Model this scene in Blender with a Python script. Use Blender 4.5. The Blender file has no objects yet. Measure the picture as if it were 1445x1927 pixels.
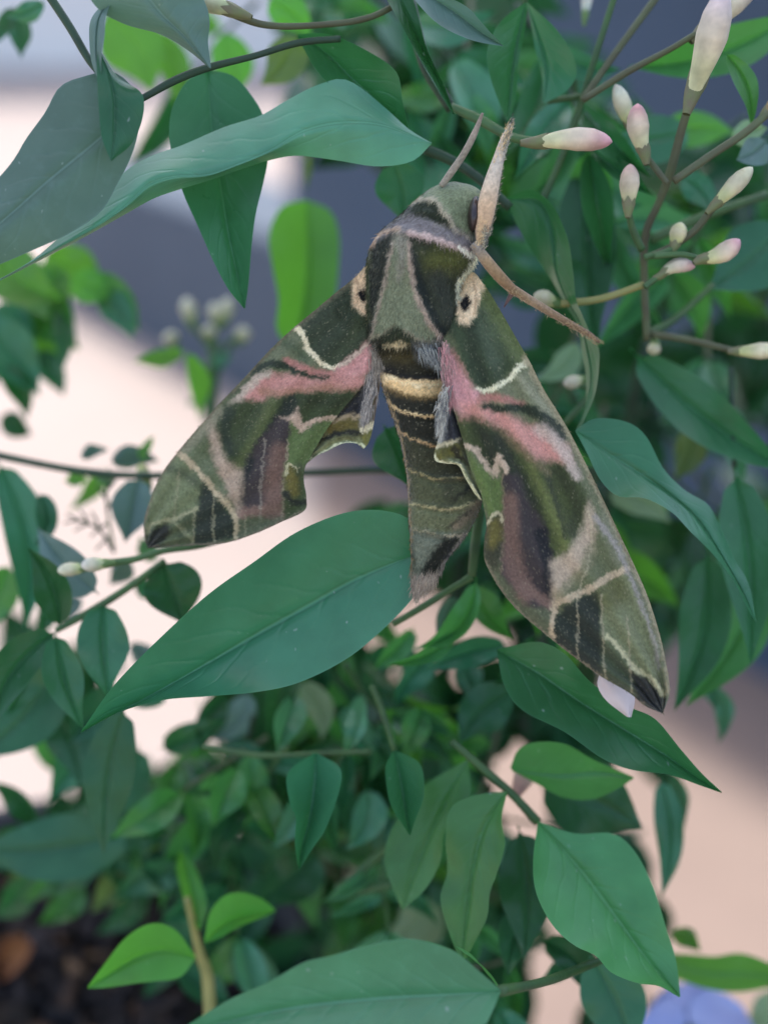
import bpy, math, random
import numpy as np
from mathutils import Vector, Matrix

random.seed(7); rng = np.random.default_rng(7)
scene = bpy.context.scene
COL = scene.collection

# ---------------------------------------------------------------- camera
PITCH = math.radians(25.0)
FOC = 0.180                                   # metres to the moth
TANH = 0.0555 / 0.180                         # half width / distance
FWD = Vector((0, math.cos(PITCH), -math.sin(PITCH)))
UPV = Vector((0, math.sin(PITCH), math.cos(PITCH)))
RGT = Vector((1, 0, 0))
MOTH = Vector((0, 0, 0.45))
CAMP = MOTH - FWD * FOC
cd = bpy.data.cameras.new('camera'); cam = bpy.data.objects.new('camera', cd); COL.objects.link(cam)
cam.location = CAMP
cam.rotation_euler = (math.pi / 2 - PITCH, 0, 0)
cd.sensor_fit = 'HORIZONTAL'; cd.sensor_width = 36.0; cd.lens = 18.0 / TANH
cd.clip_start = 0.005; cd.clip_end = 500
cd.dof.use_dof = True; cd.dof.focus_distance = FOC + 0.0005; cd.dof.aperture_fstop = cd.lens / 6.5
scene.camera = cam

# ---------------------------------------------------------------- light
SUN_EL, SUN_AZ = math.radians(68), math.radians(-3)   # behind the wall, a little to the left (azimuth from +Y towards +X)
w = bpy.data.worlds.new('World'); scene.world = w; w.use_nodes = True
nt = w.node_tree; bg = nt.nodes['Background']
sky = nt.nodes.new('ShaderNodeTexSky'); sky.sky_type = 'NISHITA'; sky.sun_disc = False
sky.sun_elevation = SUN_EL; sky.sun_rotation = SUN_AZ; sky.air_density = 1.0; sky.dust_density = 3.0; sky.ozone_density = 1.0
nt.links.new(sky.outputs[0], bg.inputs[0]); bg.inputs[1].default_value = 0.15
sl = bpy.data.lights.new('sun', 'SUN'); so = bpy.data.objects.new('sun', sl); COL.objects.link(so)
sl.energy = 2.0; sl.angle = math.radians(6); sl.color = (1.0, 0.95, 0.88)
sdir = Vector((math.sin(SUN_AZ) * math.cos(SUN_EL), math.cos(SUN_AZ) * math.cos(SUN_EL), math.sin(SUN_EL)))
so.rotation_euler = (-sdir).to_track_quat('-Z', 'Y').to_euler(); so.location = (0, 0, 3)
scene.view_settings.view_transform = 'Standard'; scene.view_settings.look = 'None'
scene.view_settings.exposure = 1.62; scene.view_settings.gamma = 1.0
scene.cycles.max_bounces = 8; scene.cycles.use_denoising = True

# ---------------------------------------------------------------- helpers
def P(px, py, d=0.0):
    """a point seen at photo pixel (px,py), d millimetres beyond the focus plane"""
    D = FOC + d * 0.001
    return CAMP + FWD * D + RGT * ((px - 722.5) / 722.5 * TANH * D) + UPV * ((963.5 - py) / 722.5 * TANH * D)
_c, _f, _r, _u = (np.array(v) for v in (CAMP, FWD, RGT, UPV))
def PN(px, py, d):
    D = (FOC + np.asarray(d, float) * 0.001)[..., None]
    return _c + _f * D + _r * ((np.asarray(px, float)[..., None] - 722.5) / 722.5 * TANH * D) + _u * ((963.5 - np.asarray(py, float)[..., None]) / 722.5 * TANH * D)
MM = 0.111 / 1445 * 1000                      # millimetres per photo pixel at the focus plane

def lin(c):
    c = np.asarray(c, float) / 255.0
    return np.where(c <= 0.04045, c / 12.92, ((c + 0.055) / 1.055) ** 2.4)

WP = {}                                        # world place of each mesh, for its children
def mesh_obj(name, V, F, mat, parent=None, origin=None, col=None, uv=None, smooth=True):
    V = np.asarray(V, float)
    if origin is None: origin = V.mean(axis=0)
    origin = np.asarray(origin, float)
    me = bpy.data.meshes.new(name)
    me.from_pydata((V - origin).tolist(), [], F if isinstance(F, list) else F.tolist())
    if col is not None:
        a = me.color_attributes.new('paint', 'FLOAT_COLOR', 'POINT')
        c4 = np.ones((len(V), 4), np.float32); c4[:, :3] = col
        a.data.foreach_set('color', c4.ravel())
    if uv is not None:
        l = me.uv_layers.new(name='uv')
        idx = np.zeros(len(me.loops), np.int32); me.loops.foreach_get('vertex_index', idx)
        l.data.foreach_set('uv', np.asarray(uv, np.float32)[idx].ravel())
    if smooth: me.polygons.foreach_set('use_smooth', [True] * len(me.polygons))
    me.materials.append(mat); me.update()
    o = bpy.data.objects.new(name, me); COL.objects.link(o)
    if parent is not None:
        o.parent = parent; o.location = Vector(origin) - WP.get(parent.name, parent.location)
    else: o.location = Vector(origin)
    WP[o.name] = Vector(origin)
    return o

def thing(name, label, cat, loc, group=None):
    o = bpy.data.objects.new(name, None); COL.objects.link(o); o.location = loc; o.empty_display_size = 0.01
    o['label'] = label; o['category'] = cat
    if group: o['group'] = group
    return o

def tag(o, label=None, cat=None, kind=None, group=None):
    if label: o['label'] = label
    if cat: o['category'] = cat
    if kind: o['kind'] = kind
    if group: o['group'] = group
    return o

def spline(pts, n):
    """Catmull-Rom through pts (any dimension), n samples evenly along its length"""
    p = np.asarray(pts, float)
    if len(p) == 2: 
        t = np.linspace(0, 1, n)[:, None]; return p[0] * (1 - t) + p[1] * t
    q = np.vstack([2 * p[0] - p[1], p, 2 * p[-1] - p[-2]])
    out = []
    for i in range(1, len(q) - 2):
        t = np.linspace(0, 1, 16, endpoint=False)[:, None]
        a, b, c, d = q[i - 1], q[i], q[i + 1], q[i + 2]
        out.append(0.5 * ((2 * b) + (c - a) * t + (2 * a - 5 * b + 4 * c - d) * t ** 2 + (3 * b - a - 3 * c + d) * t ** 3))
    out = np.vstack(out + [p[-1:]])
    s = np.r_[0, np.cumsum(np.linalg.norm(np.diff(out[:, :2], axis=0), axis=1))]
    si = np.linspace(0, s[-1], n)
    return np.stack([np.interp(si, s, out[:, k]) for k in range(out.shape[1])], 1)

def grid_faces(n, m, wrap=False):
    i, j = np.meshgrid(np.arange(n - 1), np.arange(m if wrap else m - 1), indexing='ij')
    i = i.ravel(); j = j.ravel(); k = (j + 1) % m
    return np.stack([i * m + j, i * m + k, (i + 1) * m + k, (i + 1) * m + j], 1)

def tube(pts, rad, sides=10, n=None):
    """world points, radii in metres -> V,F (closed ends)"""
    p = np.asarray(pts, float); r = np.asarray(rad, float)
    if n:
        pr = np.hstack([p, r[:, None]])
        q = np.vstack([2 * pr[0] - pr[1], pr, 2 * pr[-1] - pr[-2]]); out = []
        seg = max(2, n // (len(p) - 1))
        for i in range(1, len(q) - 2):
            t = np.linspace(0, 1, seg, endpoint=False)[:, None]
            a, b, c, d = q[i - 1], q[i], q[i + 1], q[i + 2]
            out.append(0.5 * ((2 * b) + (c - a) * t + (2 * a - 5 * b + 4 * c - d) * t ** 2 + (3 * b - a - 3 * c + d) * t ** 3))
        out = np.vstack(out + [pr[-1:]]); p, r = out[:, :3], np.maximum(out[:, 3], 1e-6)
    T = np.gradient(p, axis=0); T /= np.linalg.norm(T, axis=1)[:, None] + 1e-12
    ref = -_f
    A = np.cross(T, ref); A /= np.linalg.norm(A, axis=1)[:, None] + 1e-9
    B = np.cross(T, A)
    th = np.linspace(0, 2 * np.pi, sides, endpoint=False)
    V = p[:, None] + r[:, None, None] * (np.cos(th)[None, :, None] * A[:, None] + np.sin(th)[None, :, None] * B[:, None])
    F = grid_faces(len(p), sides, True).tolist()
    V = V.reshape(-1, 3)
    k = len(V); V = np.vstack([V, p[:1], p[-1:]])
    for j in range(sides):
        F.append([k, (j + 1) % sides, j]); b = (len(p) - 1) * sides
        F.append([k + 1, b + j, b + (j + 1) % sides])
    return V, F

def hash2(ix, iy, s):
    h = (ix.astype(np.int64) * 374761393 + iy.astype(np.int64) * 668265263 + s * 974634777) & 0xffffffff
    h = ((h ^ (h >> 13)) * 1274126177) & 0xffffffff
    return ((h ^ (h >> 16)) & 0xffff) / 65535.0
def vnoise(x, y, s=0):
    ix, iy = np.floor(x), np.floor(y); fx, fy = x - ix, y - iy
    fx = fx * fx * (3 - 2 * fx); fy = fy * fy * (3 - 2 * fy)
    a, b, c, d = hash2(ix, iy, s), hash2(ix + 1, iy, s), hash2(ix, iy + 1, s), hash2(ix + 1, iy + 1, s)
    return (a * (1 - fx) + b * fx) * (1 - fy) + (c * (1 - fx) + d * fx) * fy - 0.5

class Painter:
    """pigment of the moth, with some painted sheen: soft polygons and strokes in photo pixels, laid on the vertices of its skin"""
    def __init__(s, x, y, base, z=(0, 0, 1), warp=5.0):
        s.x0, s.y0 = x, y
        s.x = x + warp * vnoise(x / 9, y / 9, 1) + warp * 1.1 * vnoise(x / 3.2, y / 3.2, 2)
        s.y = y + warp * vnoise(x / 9, y / 9, 3) + warp * 1.1 * vnoise(x / 3.2, y / 3.2, 4)
        s.z = z; s.c = np.tile(lin(base), (len(x), 1))
    def T(s, pts): p = np.asarray(pts, float); return np.stack([s.z[0] + p[:, 0] * s.z[2], s.z[1] + p[:, 1] * s.z[2]], 1)
    def mix(s, a, rgb): s.c = s.c * (1 - a[:, None]) + lin(rgb) * a[:, None]
    def segd(s, a, b):
        d = b - a; l2 = (d @ d) + 1e-9
        t = np.clip(((s.x - a[0]) * d[0] + (s.y - a[1]) * d[1]) / l2, 0, 1)
        return np.hypot(s.x - a[0] - t * d[0], s.y - a[1] - t * d[1]), t
    def poly(s, pts, rgb, f=4.0, a=1.0):
        p = s.T(pts); n = len(p); dm = np.full(len(s.x), 1e9); ins = np.zeros(len(s.x), bool)
        for i in range(n):
            u, v = p[i], p[(i + 1) % n]
            d, _ = s.segd(u, v); dm = np.minimum(dm, d)
            c = (u[1] > s.y) != (v[1] > s.y)
            xi = u[0] + (s.y - u[1]) * (v[0] - u[0]) / (v[1] - u[1] + 1e-9)
            ins ^= c & (s.x < xi)
        sd = np.where(ins, -dm, dm)
        f = f * 1.7; t = np.clip((f - sd) / (2 * f), 0, 1); s.mix(a * t * t * (3 - 2 * t), rgb)
    def stroke(s, pts, w0, rgb, w1=None, f=3.0, a=1.0):
        p = spline(s.T(pts), max(12, len(pts) * 5)); k = s.z[2]
        w1 = w0 if w1 is None else w1; best = np.full(len(s.x), 1e9)
        for i in range(len(p) - 1):
            d, t = s.segd(p[i], p[i + 1]); uu = (i + t) / (len(p) - 1)
            best = np.minimum(best, d - (w0 + (w1 - w0) * uu) * k * 0.5)
        t = np.clip((f - best) / (2 * f), 0, 1); s.mix(a * t * t * (3 - 2 * t), rgb)
    def spot(s, cx, cy, rx, ry, rgb, f=0.4, a=1.0):
        c = s.T([(cx, cy)])[0]; k = s.z[2]
        r = np.hypot((s.x - c[0]) / (rx * k), (s.y - c[1]) / (ry * k))
        t = np.clip((1 + f - r) / (2 * f), 0, 1); s.mix(a * t * t * (3 - 2 * t), rgb)
    def scales(s, amt=0.20):
        n = vnoise(s.x0 / 2.6, s.y0 / 2.6, 11) + 0.7 * vnoise(s.x0 / 6, s.y0 / 6, 12) + 0.9 * (rng.random(len(s.x)) - 0.5)
        s.c = 1.30 * s.c ** 1.15; lu = s.c.mean(1)[:, None]; s.c = lu + 0.84 * (s.c - lu); s.c *= np.clip(1 + amt * n, 0.4, 1.8)[:, None]
        sp = np.clip((vnoise(s.x0 / 2.2, s.y0 / 2.2, 15) - 0.36) * 9, 0, 1) * 0.35
        s.mix(sp, (170, 160, 140))

# ---------------------------------------------------------------- materials
def newmat(name):
    m = bpy.data.materials.new(name); m.use_nodes = True
    return m, m.node_tree, m.node_tree.nodes['Principled BSDF']
def N(t, kind, **kw):
    n = t.nodes.new(kind)
    for k, v in kw.items(): setattr(n, k, v)
    return n
def mathn(t, op, a, b=None, c=None, clamp=False):
    n = N(t, 'ShaderNodeMath', operation=op, use_clamp=clamp)
    for i, v in enumerate((a, b, c)):
        if v is None: continue
        if isinstance(v, (int, float)): n.inputs[i].default_value = v
        else: t.links.new(v, n.inputs[i])
    return n.outputs[0]
def mixc(t, fac, a, b, mode='MIX'):
    n = N(t, 'ShaderNodeMix', data_type='RGBA', blend_type=mode)
    for i, v in ((0, fac), (6, a), (7, b)):
        if isinstance(v, (int, float)): n.inputs[i].default_value = v
        elif isinstance(v, tuple): n.inputs[i].default_value = (*v, 1)
        else: t.links.new(v, n.inputs[i])
    return n.outputs[2]

def leaf_mat(name, top, trans, tfac=0.3, rough=0.38, under=None, vein=0.5, spec=0.40):
    m, t, b = newmat(name)
    uv = N(t, 'ShaderNodeUVMap', uv_map='uv'); sep = N(t, 'ShaderNodeSeparateXYZ'); t.links.new(uv.outputs[0], sep.inputs[0])
    u = sep.outputs[0]; av = mathn(t, 'ABSOLUTE', mathn(t, 'MULTIPLY_ADD', sep.outputs[1], 2.0, -1.0))
    geo = N(t, 'ShaderNodeNewGeometry'); oi = N(t, 'ShaderNodeObjectInfo'); tc = N(t, 'ShaderNodeTexCoord')
    nz = N(t, 'ShaderNodeTexNoise'); nz.inputs['Scale'].default_value = 130; nz.inputs['Detail'].default_value = 4
    t.links.new(tc.outputs['Object'], nz.inputs['Vector'])
    nf = N(t, 'ShaderNodeTexNoise'); nf.inputs['Scale'].default_value = 1800; nf.inputs['Detail'].default_value = 2
    t.links.new(tc.outputs['Object'], nf.inputs['Vector'])
    ta = N(t, 'ShaderNodeAttribute', attribute_name='tone'); rndv = mathn(t, 'ADD', oi.outputs['Random'], ta.outputs['Fac'])
    hi = tuple(min(1, c * 1.5 + 0.012) for c in top); lo = tuple(c * 0.58 for c in top)
    c = mixc(t, nz.outputs[0], lo, hi)
    hs = N(t, 'ShaderNodeHueSaturation'); t.links.new(c, hs.inputs['Color'])
    t.links.new(mathn(t, 'MULTIPLY_ADD', rndv, 0.045, 0.478), hs.inputs['Hue'])
    t.links.new(mathn(t, 'MULTIPLY_ADD', rndv, 0.5, 0.75), hs.inputs['Value'])
    # side veins: slanted from the midrib to the margin, a little irregular
    ph = mathn(t, 'ADD', mathn(t, 'MULTIPLY_ADD', u, 9.0, mathn(t, 'MULTIPLY', av, -2.4)), mathn(t, 'MULTIPLY', nz.outputs[0], 1.1))
    sv = mathn(t, 'POWER', mathn(t, 'ABSOLUTE', mathn(t, 'COSINE', mathn(t, 'MULTIPLY', ph, math.pi))), 26.0)
    sv = mathn(t, 'MULTIPLY', sv, mathn(t, 'SUBTRACT', 1.0, av, clamp=True))
    mid = mathn(t, 'SUBTRACT', 1.0, mathn(t, 'MULTIPLY', mathn(t, 'ABSOLUTE', mathn(t, 'SUBTRACT', av, 0.008)), 55.0), clamp=True)
    crease_shade = mathn(t, 'SUBTRACT', 1.0, mathn(t, 'MULTIPLY', mathn(t, 'ABSOLUTE', mathn(t, 'SUBTRACT', av, 0.04)), 36.0), clamp=True)  # dark crease beside the midrib, its shade put into the colour
    edge = mathn(t, 'MULTIPLY', mathn(t, 'SUBTRACT', av, 0.965), 28.0, clamp=True)  # pale margin, carries the leaf's edge highlight in its colour
    vn = mathn(t, 'ADD', mathn(t, 'MULTIPLY', sv, 0.22 * vein), mathn(t, 'ADD', mathn(t, 'MULTIPLY', mid, 0.9 * vein), mathn(t, 'MULTIPLY', edge, 0.35)), clamp=True)
    pale = tuple(min(1, x * 1.6 + 0.05) for x in top)
    c2 = mixc(t, vn, hs.outputs[0], pale)
    c2 = mixc(t, mathn(t, 'MULTIPLY', crease_shade, 0.35), c2, tuple(x * 0.35 for x in top))
    n3 = N(t, 'ShaderNodeTexNoise'); n3.inputs['Scale'].default_value = 420; n3.inputs['Detail'].default_value = 5; t.links.new(tc.outputs['Object'], n3.inputs['Vector'])
    c2 = mixc(t, mathn(t, 'MULTIPLY', mathn(t, 'SUBTRACT', n3.outputs[0], 0.56), 1.6, clamp=True), c2, tuple(x * 1.35 + 0.015 for x in top))
    # dust flecks
    vo = N(t, 'ShaderNodeTexNoise'); vo.inputs['Scale'].default_value = 900; vo.inputs['Detail'].default_value = 1
    mp = N(t, 'ShaderNodeMapping'); mp.inputs['Scale'].default_value = (1, 0.45, 1); mp.inputs['Rotation'].default_value = (0, 0.5, 0.9)
    t.links.new(tc.outputs['Object'], mp.inputs[0]); t.links.new(mp.outputs[0], vo.inputs['Vector'])
    dust = mathn(t, 'MULTIPLY', mathn(t, 'SUBTRACT', vo.outputs[0], mathn(t, 'MULTIPLY_ADD', nz.outputs[0], -0.12, 0.81)), 14.0, clamp=True)
    c2 = mixc(t, mathn(t, 'MULTIPLY', dust, 0.5), c2, (0.45, 0.5, 0.45))
    un = under or tuple(x * 1.25 + 0.02 for x in top)
    c3 = mixc(t, geo.outputs['Backfacing'], c2, un)
    t.links.new(c3, b.inputs['Base Color'])
    t.links.new(mathn(t, 'MULTIPLY_ADD', nz.outputs[0], 0.18, rough - 0.08), b.inputs['Roughness'])
    b.inputs['Specular IOR Level'].default_value = spec
    bm = N(t, 'ShaderNodeBump'); bm.inputs['Strength'].default_value = 0.3; bm.inputs['Distance'].default_value = 0.0004
    h = mathn(t, 'ADD', mathn(t, 'MULTIPLY', sv, -0.6), mathn(t, 'ADD', mathn(t, 'MULTIPLY', nf.outputs[0], 0.12), mathn(t, 'MULTIPLY', nz.outputs[0], 0.9)))
    t.links.new(h, bm.inputs['Height']); t.links.new(bm.outputs[0], b.inputs['Normal'])
    tr = N(t, 'ShaderNodeBsdfTranslucent'); t.links.new(mixc(t, vn, trans, tuple(x * 0.7 for x in trans)), tr.inputs['Color'])
    mx = N(t, 'ShaderNodeMixShader'); mx.inputs[0].default_value = tfac
    t.links.new(b.outputs[0], mx.inputs[1]); t.links.new(tr.outputs[0], mx.inputs[2])
    t.links.new(mx.outputs[0], t.nodes['Material Output'].inputs[0])
    return m

LM = {
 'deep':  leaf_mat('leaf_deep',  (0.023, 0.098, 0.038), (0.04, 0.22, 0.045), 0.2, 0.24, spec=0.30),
 'dark':  leaf_mat('leaf_dark',  (0.032, 0.142, 0.058), (0.05, 0.30, 0.06), 0.22, 0.30),
 'mid':   leaf_mat('leaf_mid',   (0.056, 0.205, 0.058), (0.11, 0.48, 0.05), 0.28, 0.32),
 'dull':  leaf_mat('leaf_dull',  (0.100, 0.165, 0.140), (0.12, 0.30, 0.13), 0.24, 0.48),  # dull green, lightened a little for glare over the upper-left leaves
 'lite':  leaf_mat('leaf_light', (0.075, 0.225, 0.120), (0.12, 0.46, 0.10), 0.26, 0.34),
 'fresh': leaf_mat('leaf_fresh', (0.075, 0.240, 0.040), (0.18, 0.60, 0.04), 0.42, 0.34),
 'pale':  leaf_mat('leaf_pale',  (0.220, 0.330, 0.170), (0.30, 0.50, 0.18), 0.30, 0.45),  # pale leaves, and some leaves painted pale to look glossy
 'olive': leaf_mat('leaf_olive', (0.085, 0.150, 0.042), (0.22, 0.42, 0.06), 0.35, 0.42),
}
def plain_mat(name, col, col2=None, scale=300, rough=0.6, spec=0.3, bump=0.3, sss=0.0, rnd=0.2):
    m, t, b = newmat(name)
    tc = N(t, 'ShaderNodeTexCoord'); nz = N(t, 'ShaderNodeTexNoise'); nz.inputs['Scale'].default_value = scale; nz.inputs['Detail'].default_value = 5
    t.links.new(tc.outputs['Object'], nz.inputs['Vector'])
    r = N(t, 'ShaderNodeMapRange'); r.inputs[1].default_value = 0.3; r.inputs[2].default_value = 0.7; t.links.new(nz.outputs[0], r.inputs[0])
    c = mixc(t, r.outputs[0], col, col2 or tuple(x * 0.7 for x in col))
    oi = N(t, 'ShaderNodeObjectInfo'); hs = N(t, 'ShaderNodeHueSaturation'); t.links.new(c, hs.inputs['Color'])
    t.links.new(mathn(t, 'MULTIPLY_ADD', oi.outputs['Random'], rnd, 1 - rnd / 2), hs.inputs['Value'])
    t.links.new(hs.outputs[0], b.inputs['Base Color']); b.inputs['Roughness'].default_value = rough; b.inputs['Specular IOR Level'].default_value = spec
    if bump:
        bm = N(t, 'ShaderNodeBump'); bm.inputs['Strength'].default_value = bump; bm.inputs['Distance'].default_value = 0.3 / scale
        t.links.new(nz.outputs[0], bm.inputs['Height']); t.links.new(bm.outputs[0], b.inputs['Normal'])
    return m
def paint_mat(name, rough=0.85, spec=0.15, sheen=0.25, scale=2500, bump=0.5, trans=0.0):
    m, t, b = newmat(name)
    a = N(t, 'ShaderNodeAttribute', attribute_name='paint')
    tc = N(t, 'ShaderNodeTexCoord'); nz = N(t, 'ShaderNodeTexNoise'); nz.inputs['Scale'].default_value = scale; nz.inputs['Detail'].default_value = 3
    t.links.new(tc.outputs['Object'], nz.inputs['Vector'])
    v = mathn(t, 'MULTIPLY_ADD', nz.outputs[0], 0.9, 0.55)
    hs = N(t, 'ShaderNodeHueSaturation'); t.links.new(a.outputs['Color'], hs.inputs['Color']); t.links.new(v, hs.inputs['Value'])
    t.links.new(hs.outputs[0], b.inputs['Base Color']); b.inputs['Roughness'].default_value = rough; b.inputs['Specular IOR Level'].default_value = spec
    b.inputs['Sheen Weight'].default_value = sheen; b.inputs['Sheen Roughness'].default_value = 0.5
    if bump:
        bm = N(t, 'ShaderNodeBump'); bm.inputs['Strength'].default_value = bump; bm.inputs['Distance'].default_value = 0.0002
        t.links.new(nz.outputs[0], bm.inputs['Height']); t.links.new(bm.outputs[0], b.inputs['Normal'])
    return m
M_WING = paint_mat('moth_wing_scales', 0.8, 0.2, 0.15)
M_BODY = paint_mat('moth_body_scales')
M_FUR = paint_mat('moth_fur', 0.9, 0.1, 0.2, bump=0)
M_BUD = paint_mat('bud_petal', 0.45, 0.35, 0.1, 400, 0.15)
M_CHIP = paint_mat('bark_chip', 0.85, 0.25, 0.0, 300, 0.6)
M_EYE = plain_mat('moth_eye', (0.035, 0.022, 0.018), None, 900, 0.25, 0.5, 0.1)
M_STEM = plain_mat('stem_green', (0.075, 0.15, 0.045), (0.05, 0.10, 0.04), 260, 0.5)
M_STEMB = plain_mat('stem_brown', (0.105, 0.130, 0.058), (0.085, 0.08, 0.045), 260, 0.6)
M_STEMD = plain_mat('stem_dark', (0.035, 0.075, 0.035), (0.03, 0.05, 0.03), 260, 0.55)
M_STEMY = plain_mat('stem_yellow', (0.33, 0.30, 0.10), (0.22, 0.22, 0.07), 260, 0.5)
M_CALYX = plain_mat('calyx', (0.17, 0.14, 0.085), (0.16, 0.19, 0.07), 500, 0.55)
M_CALYXG = plain_mat('calyx_green', (0.15, 0.24, 0.07), (0.1, 0.17, 0.05), 500, 0.5)

# ---------------------------------------------------------------- setting
def quad_sheet(name, pts, mat, **kw):
    return mesh_obj(name, pts, [[0, 1, 2, 3]], mat, smooth=False, **kw)
m_floor, t, b = newmat('pale_paving')
tc = N(t, 'ShaderNodeTexCoord')
n1 = N(t, 'ShaderNodeTexNoise'); n1.inputs['Scale'].default_value = 5; n1.inputs['Detail'].default_value = 5; t.links.new(tc.outputs['Object'], n1.inputs[0])
n2 = N(t, 'ShaderNodeTexNoise'); n2.inputs['Scale'].default_value = 90; n2.inputs['Detail'].default_value = 6; t.links.new(tc.outputs['Object'], n2.inputs[0])
c = mixc(t, n1.outputs[0], (0.275, 0.228, 0.205), (0.345, 0.29, 0.265)); c = mixc(t, mathn(t, 'MULTIPLY', n2.outputs[0], 0.45), c, (0.22, 0.178, 0.155))
t.links.new(c, b.inputs['Base Color']); b.inputs['Roughness'].default_value = 0.85
bm = N(t, 'ShaderNodeBump'); bm.inputs['Strength'].default_value = 0.3; bm.inputs['Distance'].default_value = 0.003; t.links.new(n2.outputs[0], bm.inputs['Height']); t.links.new(bm.outputs[0], b.inputs['Normal'])
g = 200.0
tag(quad_sheet('ground', [(-g, -g, 0), (g, -g, 0), (g, g, 0), (-g, g, 0)], m_floor, origin=(0, 0, 0)), 'pale pinkish beige paving behind the plant', kind='structure')

m_dim_floor = plain_mat('dim_tan_paving', (0.255, 0.192, 0.160), (0.19, 0.142, 0.120), 3.5, 0.85, 0.2, 0.2, rnd=0)  # darker paving colour, so the right floor looks less brightly lit
def ground_at(px, py):
    a = P(px, py, 0) - CAMP; s = -CAMP.z / a.z; return CAMP + a * s
x_p = ground_at(610, 1300).x
tag(quad_sheet('dim_floor_sheet', [(x_p, -4, 0.004), (6, -4, 0.004), (6, 9, 0.004), (x_p - 0.05, 9, 0.004)], m_dim_floor, origin=(x_p, 0, 0)), 'tan pinkish floor on the right, coloured darker to look less bright, behind the plant', kind='structure')  # sheet added over the ground for the dimmer right side
gl, gr = ground_at(150, 575), ground_at(1330, 1225)
wd = (gr - gl).normalized(); wn = Vector((-wd.y, wd.x, 0)); 
if wn.y < 0: wn = -wn
def wall_block(name, s0, s1, h, mat, label, cat, th=0.18, base=0.0):
    a, b_ = gl + wd * s0, gl + wd * s1; V = []; r = 0.006
    prof = [(0, base), (0, h - r), (r, h), (th - r, h), (th, h - r), (th, base)]
    for p in (a, b_):
        for (o, z) in prof: V.append(tuple(p + wn * o + Vector((0, 0, z))))
    n = len(prof); F = [[i, (i + 1) % n, n + (i + 1) % n, n + i] for i in range(n)] + [list(range(n))[::-1], list(range(n, 2 * n))]
    return tag(mesh_obj(name, V, F, mat, smooth=False, origin=tuple(a)), label, cat)
m_wall = plain_mat('blue_grey_render', (0.056, 0.086, 0.128), (0.042, 0.066, 0.100), 6, 0.75, 0.3, 0.2, rnd=0)
m_low = plain_mat('grey_render', (0.080, 0.105, 0.138), (0.06, 0.08, 0.108), 6, 0.75, 0.3, 0.2, rnd=0)
L = (gr - gl).length
def s_at(px):                                  # where along the wall's foot a photo column falls
    best = min((abs(((gl + wd * s - CAMP) @ RGT) / ((gl + wd * s - CAMP) @ FWD) / TANH * 722.5 + 722.5 - px), s) for s in np.linspace(-2, 3, 1500)); return best[1]
s_mid = s_at(560)
wall_block('garden_wall', s_mid, s_mid + 3.2, 0.56, m_wall, 'blue-grey rendered wall standing behind the jasmine on the right', 'wall')
wall_block('low_wall', s_at(120), s_mid - 0.002, 0.215, m_low, 'low grey wall with bright paving beyond it, upper left', 'wall')
m_pale = plain_mat('pale_render', (0.88, 0.82, 0.75), (0.76, 0.71, 0.66), 3, 0.8, 0.2, 0.2, rnd=0)
hw = [(-9, 5.0, 0), (2, 5.6, 0), (2, 5.6, 3), (-9, 5.0, 3), (-9, 5.3, 0), (2, 5.9, 0), (2, 5.9, 3), (-9, 5.3, 3)]
tag(mesh_obj('house_wall', hw, [[0, 1, 2, 3], [5, 4, 7, 6], [4, 0, 3, 7], [1, 5, 6, 2], [3, 2, 6, 7], [4, 5, 1, 0]], m_pale, smooth=False, origin=(-3.5, 5.3, 0)), 'pale blurred wall far beyond the low grey wall, top left', 'wall')
# unseen sunshade, added out of view to keep direct sun off the plant
m_sunshade = plain_mat('sunshade_canvas', (0.55, 0.52, 0.47), (0.48, 0.46, 0.42), 40, 0.9, 0.1, 0.2, rnd=0)
V = []
for i in range(13):
    for j in range(9):
        x, y = -0.55 + 1.1 * i / 12, 0.08 + 0.76 * j / 8; V.append((x, y, 1.60 + 0.10 * j / 8 - 0.03 * math.sin(math.pi * (i % 4) / 4)))
Fa = grid_faces(13, 9); V2 = [(x, y, z - 0.004) for x, y, z in V]
SUNSHADE = thing('added_sunshade', 'unseen pale canvas sunshade, added above the jasmine to keep the sun off it', 'added_sunshade', (0, 0.46, 0))
mesh_obj('sunshade_sheet', V + V2, np.vstack([Fa, Fa[:, ::-1] + len(V)]), m_sunshade, SUNSHADE)
for (x, y, z) in ((-0.56, 0.85, 1.70), (0.56, 0.85, 1.70), (-0.56, 0.07, 1.60), (0.56, 0.07, 1.60)):
    V, F = tube([(x, y, 0), (x, y, z * .5), (x, y, z)], [.012, .012, .012], 10); mesh_obj('post', V, F, m_sunshade, SUNSHADE)

# pot, soil, mulch at lower left
pot_c = P(90, 1935, 112); pot_top = pot_c.z
m_pot = plain_mat('dark_pot', (0.05, 0.05, 0.055), None, 60, 0.6)
pot = thing('plant_pot', 'dark round pot holding soil and bark at the lower left', 'pot', (pot_c.x, pot_c.y, 0))
th = np.linspace(0, 2 * np.pi, 48, endpoint=False); R = 0.060
prof = [(R * 0.75, 0.001), (R * 1.0, pot_top + 0.004), (R * 1.06, pot_top + 0.004), (R * 1.06, pot_top + 0.018), (R * 0.98, pot_top + 0.018), (R * 0.97, pot_top - 0.02)]
V = [(pot_c.x + r * math.cos(a), pot_c.y + r * math.sin(a), z) for (r, z) in prof for a in th]
mesh_obj('pot_wall', V, grid_faces(len(prof), 48, True), m_pot, pot)
m_soil = plain_mat('soil', (0.045, 0.035, 0.028), (0.02, 0.016, 0.014), 120, 0.95, 0.1, 0.8, rnd=0)
rr = np.linspace(0, 1, 30)[:, None]; aa = np.linspace(0, 2 * np.pi, 60, endpoint=False)[None]
X = pot_c.x + R * 0.965 * rr * np.cos(aa); Y = pot_c.y + R * 0.965 * rr * np.sin(aa)
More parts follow.
